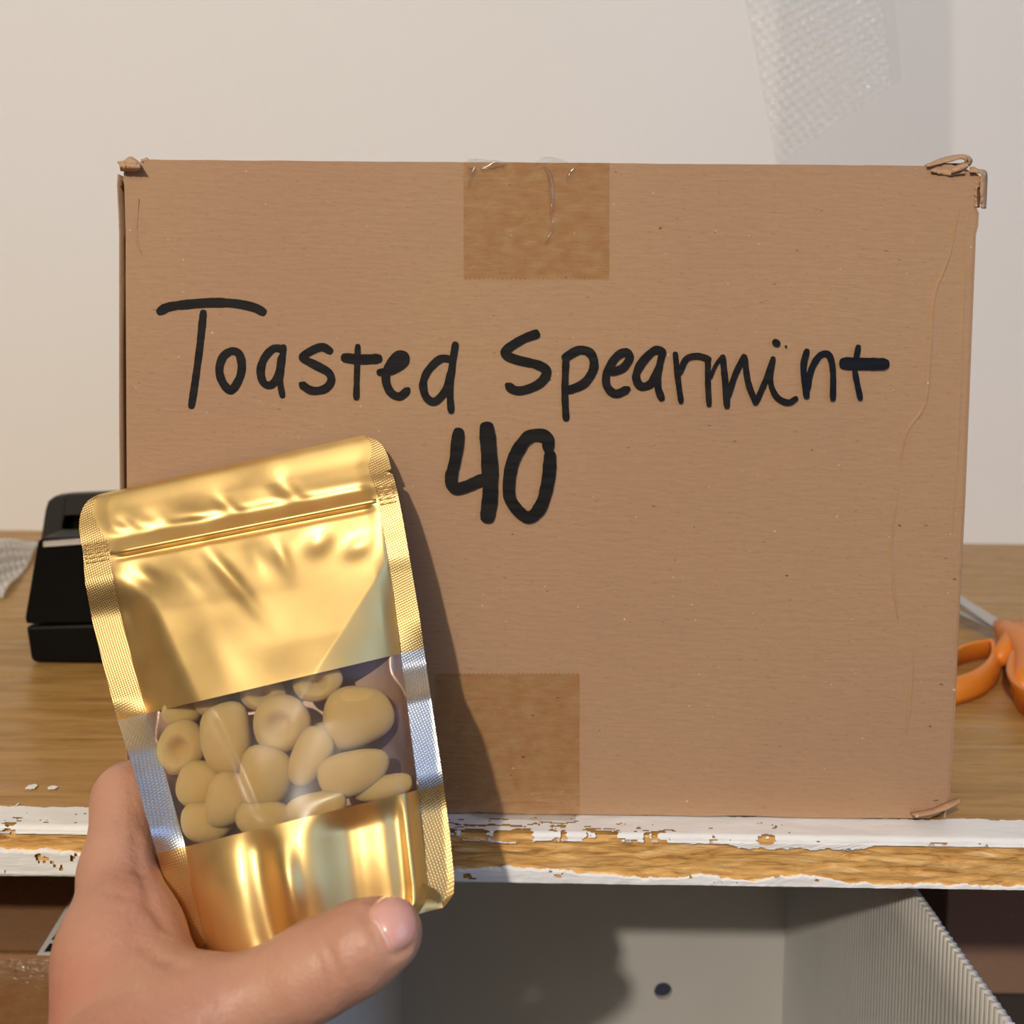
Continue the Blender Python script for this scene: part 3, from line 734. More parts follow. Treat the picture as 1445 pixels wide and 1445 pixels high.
# zip: two pressed tracks, each a slim bead, and the crushed zip ends on the seals
def pouch_line(v, u0, u1, off, n=60):
    uu = np.linspace(u0, u1, n); vv = np.full(n, v); x, y = pouch_xy(uu, vv)
    return PA(x, y, front_depth(uu, vv) + off)
tube('zip_track', pouch_line(.147, .09, .93, 0.0003), 0.0009, GOLD, pouch, 8)
for v_ in (.118, .128, .138, .148, .158):
    tube('zip_end', pouch_line(v_, .008, .08, -0.00005, 14), 0.00035, GOLD_SEAL, pouch, 6)
    tube('zip_end', pouch_line(v_ - .002, .94, .99, -0.00005, 10), 0.0003, GOLD_SEAL, pouch, 6)

# ------------------------------------------------------------------ sweets
def candy_mesh(kind, seed):
    r_ = np.random.RandomState(seed)
    nth, nph = 20, 28
    th = np.linspace(0, math.pi, nth)[:, None]; ph = np.linspace(0, 2 * math.pi, nph, endpoint=False)[None, :]
    x = np.sin(th) * np.cos(ph); y = np.sin(th) * np.sin(ph); z = np.cos(th) + 0 * ph
    if kind == 'ring':            # puffed button with a hollow in its face
        z = np.sign(z) * np.abs(z) ** 0.8 * 0.68
        rr = np.sqrt(x * x + y * y)
        dent = 0.80 * np.exp(-(rr / 0.34) ** 2)
        z = np.where(np.cos(th) > 0, z - dent + 0.10 * np.exp(-((rr - 0.58) / 0.2) ** 2), z)
    elif kind == 'drop':          # rounded cone
        x = x * (1.16 - 0.16 * x * x); k = 1 - 0.20 * x
        y = y * (1.12 - 0.12 * y * y) * k; z = z * k * 0.9
    else:                          # bean
        x = x * (1.16 - 0.16 * x * x); y = y * (1.12 - 0.12 * y * y) * 0.92 + 0.12 * x * x; z = z * 0.9
    n = 1 + np.sin(th) ** 3 * (0.045 * np.sin(2 * ph + r_.uniform(0, 6)) * np.cos(th) + 0.03 * np.sin(3 * ph + 2 * th + r_.uniform(0, 6)))
    V = np.stack([x * n, y * n, z * n], -1).reshape(-1, 3)
    Fc = []
    for i in range(nth - 1):
        for j in range(nph):
            Fc.append((i * nph + j, i * nph + (j + 1) % nph, (i + 1) * nph + (j + 1) % nph, (i + 1) * nph + j))
    me = bpy.data.meshes.new('candy'); me.from_pydata([tuple(v) for v in V], [], Fc); me.validate()
    bm = bmesh.new(); bm.from_mesh(me); bmesh.ops.remove_doubles(bm, verts=list(bm.verts), dist=1e-4); bmesh.ops.recalc_face_normals(bm, faces=list(bm.faces)); bm.to_mesh(me); bm.free()
    me.polygons.foreach_set('use_smooth', [True] * len(me.polygons)); me.materials.append(CANDY)
    return me
sweets = [  # px, py, half-width px, half-height px, tilt, kind, extra depth, label
    (397, 1021, 39, 38, 0.1, 'ring', 0.0, 'round tan sweet with a hollow centre, middle of the pouch window'),
    (448, 963, 34, 24, -0.2, 'ring', 0.001, 'tan button sweet touching the top edge of the window, right of centre'),
    (506, 1011, 48, 39, -0.15, 'drop', 0.0, 'largest smooth tan sweet at the upper right of the window'),
    (437, 1068, 26, 42, 0.45, 'bean', 0.002, 'slanted bean-shaped tan sweet below the hollow round one'),
    (500, 1089, 49, 28, -0.3, 'drop', 0.0, 'smooth teardrop sweet at the right of the window, below the largest'),
    (371, 977, 32, 25, 0.2, 'ring', 0.003, 'tan sweet half under the upper foil edge, above the hollow round one'),
    (320, 1043, 34, 52, -0.2, 'bean', 0.0, 'tall upright tan sweet left of the hollow round one'),
    (256, 1055, 33, 36, 0.3, 'ring', 0.002, 'hollow round sweet against the left seal of the window'),
    (256, 1004, 27, 20, 0.0, 'bean', 0.003, 'small sweet in the upper left corner of the window'),
    (376, 1096, 36, 40, 0.0, 'drop', 0.001, 'rounded tan sweet below the hollow round one, window centre'),
    (283, 1108, 33, 33, 0.2, 'bean', 0.003, 'tan sweet in the lower left of the window under the hollow left one'),
    (325, 1128, 32, 34, 0.0, 'drop', 0.002, 'tan sweet in the lower left of the window beside the centre one'),
    (446, 1143, 42, 24, -0.25, 'bean', 0.001, 'flat tan sweet lying along the lower foil edge, centre'),
    (540, 1112, 42, 17, -0.2, 'bean', 0.003, 'slim tan sweet at the lower right corner of the window'),
    (292, 1160, 36, 28, 0.0, 'bean', 0.003, 'tan sweet sinking under the lower foil at the left corner'),
    (372, 1156, 38, 26, 0.1, 'bean', 0.003, 'tan sweet sinking under the lower foil left of centre'),
    (462, 1045, 24, 26, 0.0, 'bean', 0.011, 'dim tan sweet deep in the gap between centre and right sweets'),
    (300, 992, 26, 20, 0.1, 'bean', 0.006, 'dim sweet peeking out under the upper foil left of centre'),
]
cm = {}
def inv_uv(px, py):
    v = 0.6
    for _ in range(30):
        lx, ly = np.interp(v, tv, LE[:, 0]), np.interp(v, tv, LE[:, 1]); rx, ry = np.interp(v, tv, RE[:, 0]), np.interp(v, tv, RE[:, 1])
        u = (px - lx) / (rx - lx); yy_ = ly + (ry - ly) * u
        v += (py - yy_) / 680
    return u, v
for i, (px, py, hw, hh, tilt, kind, ex, lab) in enumerate(sweets):
    hw *= 1.06; hh *= 1.08; u_, v_ = inv_uv(px, py)
    # nearest film depth over the sweet's footprint, so that it stays behind the film
    Df = max(float(front_depth(np.array(uu_), np.array(vv_))) for (uu_, vv_) in [inv_uv(px + a * hw * .7, py + b * hh * .7) for a in (-1, 0, 1) for b in (-1, 0, 1)])
    rz_ = min(hw, hh) / F * Df * 0.85
    D = float(front_depth(np.array(u_), np.array(v_))) + rz_ + 0.0012 + ex
    me = candy_mesh(kind, i)
    o = bpy.data.objects.new('candy', me); COL.objects.link(o)
    o.location = tuple(P(px, py, D))
    k = D / F
    o.scale = (hw * k, hh * k, rz_)
    # local z looks back at the camera along the pouch normal
    R_ = Matrix.Rotation(math.radians(78), 3, 'X') @ Matrix.Rotation(-tilt, 3, 'Z')
    if kind == 'drop': R_ = R_ @ Matrix.Rotation(0.2, 3, 'Y')
    o.rotation_euler = R_.to_euler()
    tag(o, lab, 'sweet', 'sweets in the gold pouch')

# ------------------------------------------------------------------ hand (one continuous surface from a smooth distance field)
def hp(px, py, D): return P(px, py, D)
bones = []   # (a, b, ra, rb)
def bone(a, b, ra, rb): bones.append((np.array(a, float), np.array(b, float), ra, rb))
MM = 0.001
groups = []
def grp(k): groups.append((k, [])); return groups[-1][1]
tip = hp(548, 1317, .238); ip = hp(446, 1368, .239); ipn = hp(420, 1382, .239); mcp = hp(285, 1440, .238); cmc = hp(150, 1560, .222)
thumb = grp(0.006); thumb += [(tip, hp(505, 1338, .2385), 8.4, 9.5), (hp(505, 1338, .2385), ip, 9.5, 10.1), (ip, mcp, 10.1, 11.4), (mcp, cmc, 11.8, 17.0)]
imcp = hp(170, 1345, .262); ipip = hp(180, 1126, .302)
index = grp(0.005); index += [(imcp, hp(168, 1230, .283), 13.2, 10.6), (hp(168, 1230, .283), ipip, 10.6, 9.9), (ipip, hp(275, 1080, .316), 9.6, 8.2), (hp(275, 1080, .316), hp(355, 1110, .318), 8.2, 7.0)]
mmcp = hp(225, 1385, .277); mpip = hp(262, 1205, .311)
middle = grp(0.004); middle += [(mmcp, mpip, 12.0, 9.6), (mpip, hp(370, 1165, .316), 9.4, 8.2), (hp(370, 1165, .316), hp(440, 1190, .316), 8.2, 7.2)]
rmcp = hp(275, 1430, .280); rpip = hp(325, 1275, .309)
ring = grp(0.004); ring += [(rmcp, rpip, 11.0, 9.0), (rpip, hp(420, 1225, .314), 8.8, 7.8), (hp(420, 1225, .314), hp(490, 1240, .313), 7.8, 6.8)]
pmcp = hp(325, 1475, .280); ppip = hp(385, 1340, .306)
pinky = grp(0.004); pinky += [(pmcp, ppip, 9.5, 8.0), (ppip, hp(455, 1290, .311), 7.8, 6.8), (hp(455, 1290, .311), hp(505, 1290, .311), 6.8, 6.0)]
wrist = hp(185, 1800, .225)
palm = grp(0.012); palm += [(imcp, wrist, 14.0, 20), (mmcp, wrist, 14.5, 20), (rmcp, wrist, 13, 19), (pmcp, wrist, 12, 18), (cmc, wrist, 17, 21), (imcp, hp(190, 1450, .247), 14, 17), (hp(190, 1450, .247), mcp, 14, 11)]
web = grp(0.010); web += [(hp(215, 1395, .252), hp(262, 1415, .242), 9.5, 9.0)]
elbow = wrist + np.array([-0.055, -0.085, -0.15])
arm = grp(0.014); arm += [(wrist + np.array([0.0, 0, 0]), elbow, 22, 31)]
ga = np.array([wrist, elbow])

def cone_sdf(p, a, b, ra, rb):
    ab = b - a; t = np.clip(((p - a) @ ab) / (ab @ ab), 0, 1)
    return np.linalg.norm(p - a - t[:, None] * ab, axis=1) - (ra + (rb - ra) * t) * MM
def smin(a, b, k):
    h = np.clip(0.5 + 0.5 * (b - a) / k, 0, 1)
    return b * (1 - h) + a * h - k * h * (1 - h)
def hand_sdf(p):
    parts = []
    for k, bs in groups:
        d = None
        for b_ in bs:
            e = cone_sdf(p, *b_)
            d = e if d is None else smin(d, e, k)
        parts.append(d)
    th, ix, mi, ri, pi_, pa, we, ar = parts
    # neighbouring fingers only crease against each other; all of them melt into the palm
    d = smin(ix, mi, 0.0016); d = smin(d, ri, 0.0016); d = smin(d, pi_, 0.0016)
    d = smin(d, pa, 0.009); d = smin(d, smin(th, we, 0.006), 0.0085); d = smin(d, ar, 0.016)
    # skin folds: thumb joint, web and finger root
    for (a, b, wd_, dp) in FOLDS:
        q = cone_sdf(p, a, b, 0, 0)
        d = d + dp * np.exp(-(q / wd_) ** 2)
    return d
FOLDS = []
def raymarch(P2):
    """surface points under photo pixels; a pixel just off the silhouette gets the nearest surface point"""
    P2 = np.asarray(P2, float).reshape(-1, 2)
    d_ = np.stack([ray(*q) for q in P2]); d_ /= np.linalg.norm(d_, axis=1)[:, None]
    t = np.full(len(P2), 0.15); best = np.full(len(P2), 9.0); bt = t.copy()
    for _ in range(45):
        d = hand_sdf(CAMP + d_ * t[:, None])
        b = d < best; best[b] = d[b]; bt[b] = t[b]
        t = np.where((d > 2e-5) & (t < 0.40), t + d * 0.85, t)
    p = CAMP + d_ * bt[:, None]
    for _ in range(4):
        e = 1e-4; d = hand_sdf(p)
        gr_ = np.stack([(hand_sdf(p + e * np.eye(3)[i]) - d) / e for i in range(3)], -1)
        gr_ /= np.maximum(np.linalg.norm(gr_, axis=1), 1e-6)[:, None]
        p = p - gr_ * np.where(best > 1e-4, d, 0)[:, None]
    return p
def add_folds():
    global FOLDS
    tmp = []
    for pts, wd_, dp in [([(450, 1316), (466, 1345), (482, 1384)], .0010, .00045), ([(437, 1330), (450, 1355), (462, 1385)], .0009, .0003),
                         ([(150, 1258), (175, 1265), (192, 1268)], .0009, .0004), ([(192, 1180), (200, 1230), (212, 1275), (232, 1305)], .0016, .0009),
                         ([(205, 1335), (232, 1355), (262, 1368)], .0016, .0007), ([(566, 1258), (546, 1258), (528, 1270), (516, 1291), (526, 1310), (538, 1332), (552, 1350), (566, 1346), (580, 1338)], .0010, .0011)]:
        w_ = raymarch(pts)
        tmp.extend([(w_[i], w_[i + 1], wd_, dp) for i in range(len(w_) - 1)])
    FOLDS = tmp
add_folds()

def surface_nets(fn, lo, hi, h):
    n = np.ceil((hi - lo) / h).astype(int) + 1
    ax = [lo[i] + h * np.arange(n[i]) for i in range(3)]
    k = 5                                            # coarse pass, then exact values only near the surface
    nk = [int(math.ceil(n[i] / k)) + 1 for i in range(3)]
    axc = [lo[i] + h * k * np.arange(nk[i]) for i in range(3)]
    Gc = np.stack(np.meshgrid(*axc, indexing='ij'), -1).reshape(-1, 3)
    Dc = fn(Gc).reshape(nk)
    ii = [np.clip(np.round(np.arange(n[i]) / k).astype(int), 0, nk[i] - 1) for i in range(3)]
    D = Dc[np.ix_(*ii)].astype(np.float32)
    near = np.argwhere(np.abs(D) < h * k * 1.3)
    for c0 in range(0, len(near), 300000):
        q = near[c0:c0 + 300000]
        D[tuple(q.T)] = fn(lo + q * h)
    s = D < 0
    nc = n - 1
    cnt = np.zeros(nc, np.int8)
    for dx in (0, 1):
        for dy in (0, 1):
            for dz in (0, 1):
                cnt += s[dx:dx + nc[0], dy:dy + nc[1], dz:dz + nc[2]]
    act = (cnt > 0) & (cnt < 8)
    ids = -np.ones(nc, np.int64); idx = np.argwhere(act); ids[act] = np.arange(len(idx))
    acc = np.zeros((len(idx), 3)); num = np.zeros(len(idx))
    corners = [(a, b, c) for a in (0, 1) for b in (0, 1) for c in (0, 1)]
    for a in corners:
        for axis in range(3):
            if a[axis]: continue
            b = list(a); b[axis] = 1
            da = D[tuple((idx + a).T)]; db = D[tuple((idx + b).T)]
            cr = (da < 0) != (db < 0)
            t = np.where(cr, da / np.where(cr, da - db, 1), 0)
            p = np.tile(np.array(a, float), (len(idx), 1)); p[:, axis] = t
            acc[cr] += p[cr]; num[cr] += 1
    V = lo + (idx + acc / num[:, None]) * h
    faces = []
    for axis in range(3):
        o1, o2 = [(1, 2), (2, 0), (0, 1)][axis]
        sl0 = [slice(None)] * 3; sl1 = [slice(None)] * 3
        sl0[axis] = slice(0, n[axis] - 1); sl1[axis] = slice(1, n[axis])
        a = s[tuple(sl0)]; b = s[tuple(sl1)]
        e = np.argwhere(a != b)
        e = e[(e[:, o1] > 0) & (e[:, o2] > 0) & (e[:, o1] < nc[o1]) & (e[:, o2] < nc[o2])]
        def cid(d1, d2):
            q = e.copy(); q[:, o1] -= d1; q[:, o2] -= d2
            return ids[tuple(q.T)]
        quad = np.stack([cid(1, 1), cid(0, 1), cid(0, 0), cid(1, 0)], -1)
        flip = ~a[tuple(e.T)]
        quad[flip] = quad[flip][:, ::-1]
        faces.append(quad)
    Fq = np.concatenate(faces); Fq = Fq[(Fq >= 0).all(1)]
    return V, Fq
allp = np.array([q for k, bs in groups for b_ in bs for q in (b_[0], b_[1])])
lo3 = allp.min(0) - 0.034; hi3 = allp.max(0) + 0.034
V, Fq = surface_nets(hand_sdf, lo3, hi3, 0.00095)
hand_root = tag(empty('person', tuple(elbow)), 'bare left hand of a person gripping the gold pouch from the left, thumb in front', 'person')
ho = mesh('hand', V, Fq, SKIN, hand_root)
ho['label'] = 'bare left hand and forearm'
# thumb nail laid on the surface
ko = 400 / 1445; cn = lambda L: [(300 + x * ko, 1145 + y * ko) for x, y in L]
nail_out = catmull(cn([(796, 532), (832, 462), (900, 422), (960, 428), (1008, 482), (1036, 580), (1000, 672), (912, 718), (862, 655)]), 5, True)
cc = nail_out.mean(0)
def nail_patch(name, outline, mat, lift, parent):
    c0 = outline.mean(0); NR = 8
    tt = np.repeat(np.linspace(0, 1, NR), len(outline))
    q = c0 + (np.tile(outline, (NR, 1)) - c0) * tt[:, None]
    s_ = raymarch(q); r_ = CAMP - s_; r_ /= np.linalg.norm(r_, axis=1)[:, None]
    rows = s_ + r_ * (lift * (1 - 0.7 * tt ** 6))[:, None]
    n_ = len(outline); Fc = []
    for i in range(1, NR):
        for j in range(n_):
            a, b = (i - 1) * n_ + j, (i - 1) * n_ + (j + 1) % n_
            Fc.append((a, b, b + n_, a + n_))
    o = mesh(name, rows, Fc, mat, parent)
    bm = bmesh.new(); bm.from_mesh(o.data); bmesh.ops.remove_doubles(bm, verts=list(bm.verts), dist=1e-6)
    bmesh.ops.recalc_face_normals(bm, faces=list(bm.faces)); bm.to_mesh(o.data); bm.free()
    return o
nail = nail_patch('thumb_nail', nail_out, NAIL, 0.0007, hand_root)
nail['label'] = 'glossy pink thumb nail'
lun = catmull(cn([(812, 545), (850, 610), (905, 705), (885, 640), (850, 570)]), 5, True)
nail_patch('nail_crescent', lun, LUNULA, 0.0008, nail)

# ------------------------------------------------------------------ tape dispenser left of the carton
td = tag(empty('tape_dispenser', tuple(onZ(95, 935, 0.0))), 'black desk tape dispenser with a steel cutting strip behind the gold pouch', 'tape dispenser')
zB = 0.0005
Yd = float(onZ(95, 936, zB)[1])          # front face distance
Dd = Yd + D0
def dp(x, y, back=0.0):                    # pixel on the dispenser's front plane
    return P(x, y, Dd + back)
def prism(name, poly, y0, y1, mat, parent, bev=0.0, scale_back=1.0):
    bm = bmesh.new()
    f_ = [bm.verts.new((p[0], y0, p[2])) for p in poly]; b_ = [bm.verts.new((p[0], y1, p[2])) for p in poly]
    bm.faces.new(f_); bm.faces.new(b_[::-1]); n_ = len(poly)
    for i in range(n_): bm.faces.new((f_[i], b_[i], b_[(i + 1) % n_], f_[(i + 1) % n_]))
    bmesh.ops.recalc_face_normals(bm, faces=list(bm.faces))
    if bev: bmesh.ops.bevel(bm, geom=list(bm.edges), offset=bev, segments=2, profile=0.5, affect='EDGES')
    return bm_obj(name, bm, mat, parent)
poly = [dp(*q) for q in ((48, 937), (43, 930), (36, 884), (180, 880), (180, 932))]; 
for p_ in poly[:1] + poly[-1:]: p_[2] = zB
prism('base', poly, Yd, Yd + 0.10, BLACK, td, 0.0015)
poly = [dp(*q) for q in ((34, 872), (52, 764), (60, 759), (180, 757), (180, 879), (36, 881))]
prism('front_housing', poly, Yd + 0.0005, Yd + 0.022, BLACK, td, 0.001)
# upright rear wall with an open slot
def rp(x, y): return P(x, y, Dd + 0.06)
outer = [(57, 790), (60, 757), (66, 718), (70, 706), (80, 699), (96, 697), (190, 693), (190, 790)]
inner = [(88, 780), (90, 740), (93, 726), (180, 724), (180, 780)]
po = [rp(*q) for q in outer]; pi2 = [rp(*q) for q in inner]
left = [rp(*q) for q in ((57, 880), (60, 757), (66, 718), (70, 706), (80, 699), (96, 697), (93, 726), (90, 740), (88, 880))]
prism('rear_wall', left, Yd + 0.058, Yd + 0.066, DGREY, td, 0.0008)
prism('rear_wall', [rp(*q) for q in ((96, 697), (190, 693), (190, 722), (93, 726))], Yd + 0.058, Yd + 0.066, DGREY, td)
prism('rear_wall', [rp(*q) for q in ((180, 722), (195, 722), (195, 880), (180, 880))], Yd + 0.058, Yd + 0.066, DGREY, td)
prism('rear_wall', [rp(*q) for q in ((88, 790), (180, 790), (180, 880), (88, 880))], Yd + 0.058, Yd + 0.066, DGREY, td)
prism('inner_panel', [rp(*q) for q in ((84, 890), (86, 722), (186, 720), (186, 890))], Yd + 0.067, Yd + 0.070, BLACK, td)
# steel strip with teeth
n_ = 26; V = []; Fc = []
A = [dp(62 + (125 - 62) * k / n_, 766.5 - (125 * 0 + k / n_) * 4.5, -0.001) for k in range(n_ + 1)]
for k in range(n_ + 1):
    p_ = A[k]; V += [(p_[0], Yd - 0.0015, p_[2] - 0.0017), (p_[0], Yd - 0.0015 - (0.0006 if k % 2 else 0), p_[2] + 0.0006), (p_[0], Yd + 0.006, p_[2] + 0.0004)]
for k in range(n_): Fc += [(3 * k, 3 * k + 3, 3 * k + 4, 3 * k + 1), (3 * k + 1, 3 * k + 4, 3 * k + 5, 3 * k + 2)]
o = mesh('cutting_strip', V, Fc, STRIP, td, False); solidify(o, 0.0006, 0); o['label'] = 'thin steel cutting strip'
# tape roll core glimpsed in the slot
bm = bmesh.new(); bmesh.ops.create_cone(bm, cap_ends=True, segments=32, radius1=0.021, radius2=0.021, depth=0.02)
bmesh.ops.rotate(bm, verts=list(bm.verts), matrix=Matrix.Rotation(math.pi / 2, 3, 'Y')); c_ = P(150, 800, Dd + 0.04)
bmesh.ops.translate(bm, verts=list(bm.verts), vec=Vector(tuple(c_)))
bm_obj('roll_core', bm, DGREY, td, True)

# ------------------------------------------------------------------ bubble wrap
def bubble_sheet(name, fn, W, Hh, pitch, res, label, mat):
    nu, nv = int(W / res), int(Hh / res)
    s, t = np.meshgrid(np.linspace(0, W, nu), np.linspace(0, Hh, nv))
    row = np.round(t / (pitch * 0.866)); off = (row % 2) * pitch / 2
    cx = np.round((s - off) / pitch) * pitch + off; cy = row * pitch * 0.866
    r = np.sqrt((s - cx) ** 2 + (t - cy) ** 2) / (pitch * 0.46)
    hgt = 0.30 * pitch * np.sqrt(np.clip(1 - r ** 2, 0, 1))
    V = fn(s / W, t / Hh, hgt)
    o = mesh(name, V.reshape(-1, 3), grid_faces(nv, nu), mat)
    tag(o, label, 'bubble wrap'); return o
# hanging sheet at the upper right, lower edge cut on the slant
def hang(a, b, h):
    a = np.asarray(a)
    # a across (0 left), b down (0 top)
    ybot = np.interp(a, [0, 1], [238, 112]); y = -820 + (ybot + 820) * b
    xl = 1052 + 45 * np.clip(y / 238, 0, 1); xr = 1262 + 10 * np.clip(y / 110, 0, 1) + 112 * sm(-25, -120, y)  # unseen upper part is flared right to widen the sheet's wall shadow
    x = xl + (xr - xl) * a
    D = 0.56 - h + 0.018 * np.clip(a - 0.93, 0, 1) / 0.07 - 0.012 * np.sin(a * 2.2 + 0.4) + 0.004 * np.sin(b * 7 + a * 3)
    return PA(x, y, D)
bubble_sheet('bubble_wrap', hang, 0.100, 0.42, 0.0062, 0.0009, 'clear bubble wrap sheet hanging in front of the wall at the upper right', BUBBLE)
Yw = float(onZ(20, 830, 0)[1])
def lump(a, b, h):
    xl = np.interp(b, [0, 1], [-90, -90]); xr = np.interp(b, [0, .35, 1], [55, 42, 4])
    x = xl + (xr - xl) * a; y = 765 + (838 - 765) * b
    zz_ = 0.0015 + h + 0.016 * np.sin(np.clip(b, 0, 1) * math.pi * 0.5 + 0.0) * 0 
    g0 = PA(x, y, np.full_like(x, 1.0)) - CAMP
    t = (0.004 - EYE) / g0[..., 2]
    p_ = CAMP + g0 * t[..., None]
    # lift into a soft wad that stands on the board
    p_[..., 2] += h * 1.3 + 0.009 * (1 + np.sin(a * 9 + b * 4)) * np.sin(np.pi * np.clip(b, 0.02, .98)) - 0.0035
    return p_
bubble_sheet('bubble_wrap', lump, 0.10, 0.13, 0.0085, 0.0010, 'crumpled bubble wrap lying on the shelf left of the black dispenser', WAD)

# ------------------------------------------------------------------ scissors right of the carton
sc = tag(empty('scissors', tuple(onZ(1430, 905, 0.0))), 'orange-handled scissors lying open on the shelf right of the carton', 'scissors')
pv = onZ(1432, 902, 0.007)
def blade(name, ang, z0, side):
    L, wd_ = 0.085, 0.0085
    d = np.array([math.sin(ang), math.cos(ang)]); n2 = np.array([d[1], -d[0]]) * side
    V = []
    prof = [(-0.012, 0, 1.0), (0.0, 0, 1.0), (0.03, 0, .92), (0.06, 0, .70), (0.078, 0, .35), (L, 0, .04)]
    for (l, _, k) in prof:
        for (q, zz_) in ((-0.35, 0.0), (0.65 * k, 0.0), (0.62 * k, 0.0012), (-0.35, 0.0022)):
            xy = pv[:2] + d * l + n2 * wd_ * q
            V.append((xy[0], xy[1], z0 + zz_))
    Fc = []
    for i in range(len(prof) - 1):
        for k in range(4): Fc.append((i * 4 + k, i * 4 + (k + 1) % 4, i * 4 + 4 + (k + 1) % 4, i * 4 + 4 + k))
    Fc += [(3, 2, 1, 0), tuple(len(V) - 4 + k for k in range(4))]
    o = mesh(name, V, Fc, STEEL, sc, False); o['label'] = 'pointed steel blade'; return o
blade('blade', -0.17, 0.006, 1); blade('blade', 0.02, 0.0085, -1)
def loop_handle(name, cpts, hgt, rad, z0):
    """closed band of plastic: flared wall around an open finger hole"""
    c = catmull(cpts, 8, True); N = len(c)
    t = np.roll(c, -1, 0) - np.roll(c, 1, 0); t /= np.linalg.norm(t, axis=1)[:, None]; n2 = np.stack([t[:, 1], -t[:, 0]], -1)
    prof = [(0.0, 0.0), (rad * 0.7, 0.0), (rad * 1.0, hgt * 0.5), (rad * 1.75, hgt * 0.93), (rad * 1.6, hgt), (rad * 0.9, hgt * 0.96), (0.0, hgt * 0.6), (-rad * 0.2, hgt * 0.3)]
    V = []
    for k in range(N):
        for (q, zz_) in prof:
            V.append((c[k, 0] + n2[k, 0] * q, c[k, 1] + n2[k, 1] * q, z0 + zz_))
    m_ = len(prof); Fc = []
    for k in range(N):
        for j in range(m_):
            Fc.append((k * m_ + j, k * m_ + (j + 1) % m_, ((k + 1) % N) * m_ + (j + 1) % m_, ((k + 1) % N) * m_ + j))
    o = mesh(name, V, Fc, ORANGE, sc)
    bm = bmesh.new(); bm.from_mesh(o.data); bmesh.ops.recalc_face_normals(bm, faces=list(bm.faces)); bm.to_mesh(o.data); bm.free()
    return o
def oz(x, y, z=0.008): p_ = onZ(x, y, z); return (p_[0], p_[1])
loop_handle('finger_loop', [oz(1408, 912), oz(1412, 935), oz(1392, 958), oz(1352, 972), oz(1322, 968), oz(1318, 945), oz(1345, 920), oz(1385, 910)], 0.0115, 0.0028, 0.0006)
loop_handle('finger_loop', [oz(1452, 930), oz(1440, 955), oz(1446, 980), oz(1480, 1000), oz(1530, 1000), oz(1552, 975), oz(1530, 945), oz(1480, 928)], 0.014, 0.0036, 0.0006)
# shanks joining loops and blades
def shank(pts, r_, z):
    return tube('shank', [(*oz(x, y, z_), z_) for (x, y, z_) in pts], r_, ORANGE, sc, 12)
shank([(1412, 884, .0085), (1425, 896, .0095), (1440, 910, .011), (1452, 930, .011), (1448, 955, .010), (1444, 975, .008)], [.0045, .0072, .0085, .0075, .006, .0055], 0.01)
shank([(1440, 888, .010), (1434, 904, .0105), (1420, 918, .010), (1408, 930, .009)], [.006, .0075, .0055, .004], 0.01)

# ------------------------------------------------------------------ under the shelf
ZL = -0.47
slab_o = tag(bm_obj('lower_shelf', box_bm((X0, -0.10, ZL - 0.02), (X1, Y1, ZL), 0.001), DARKB), 'dark lower shelf board carrying the tote and cartons', 'shelf')
# open corrugated plastic tote
DTB = 0.52                                             # back wall
XS = float(P(1105, 1350, DTB)[0]); YB = DTB - D0
rim = float(P(1330, 1350, 0.326)[2])
rim = EYE - (0.2055)
tote = tag(empty('corrugated_plastic_tote', (XS - 0.18, YB - 0.12, ZL + 0.001)), 'translucent grey corrugated plastic tote standing open under the shelf', 'tote')
def fluted(name, p0, p1, z0, z1, amp, pitch, nrm, mat, hole=None):
    p0, p1 = np.array(p0), np.array(p1); L = np.linalg.norm(p1 - p0); n = int(L / pitch) * 8
    t = np.linspace(0, 1, n + 1); zs = np.linspace(0, 1, 24)
    T, Z = np.meshgrid(t, zs)
    off = amp * np.abs(np.sin(T * L / pitch * math.pi))
    top = z1 - 0.0009 * (np.abs(np.sin(T * L / pitch * math.pi)) < 0.35) * (Z > .99)
    X = p0[0] + (p1[0] - p0[0]) * T + nrm[0] * off; Y = p0[1] + (p1[1] - p0[1]) * T + nrm[1] * off
    V = np.stack([X, Y, z0 + (top - z0) * Z], -1).reshape(-1, 3)
    o = mesh(name, V, grid_faces(24, n + 1), mat, tote); solidify(o, 0.003, -1 if nrm[0] < 0 or nrm[1] < 0 else -1)
    return o
XL = -0.058
fluted('side_panel', (XS, YB), (XS, -0.056), ZL + 0.002, rim, 0.00045, 0.0030, (-1, 0), COROPLAST)
fluted('side_panel', (XL, YB), (XL, -0.056), ZL + 0.002, rim, 0.00045, 0.0030, (1, 0), COROPLAST)
# back panel with a punched round hole
hc = P(935, 1395, DTB); hr = 13.0 / F * DTB
bm = bmesh.new(); nn = 32
ring_ = [bm.verts.new((hc[0] + hr * math.cos(2 * math.pi * k / nn), YB - 0.0006, hc[2] + hr * math.sin(2 * math.pi * k / nn))) for k in range(nn)]
ring2 = []
for k in range(nn):
    a = 2 * math.pi * k / nn; s_ = 0.03 / max(abs(math.cos(a)), abs(math.sin(a)))
    ring2.append(bm.verts.new((hc[0] + s_ * math.cos(a), YB - 0.0006, hc[2] + s_ * math.sin(a))))
for k in range(nn): bm.faces.new((ring_[k], ring2[k], ring2[(k + 1) % nn], ring_[(k + 1) % nn]))
def quad(x0, x1, z0, z1): bm.faces.new([bm.verts.new(v) for v in ((x0, YB - .0006, z0), (x1, YB - .0006, z0), (x1, YB - .0006, z1), (x0, YB - .0006, z1))])
quad(XL, hc[0] - .03, ZL + .002, rim); quad(hc[0] + .03, XS, ZL + .002, rim)
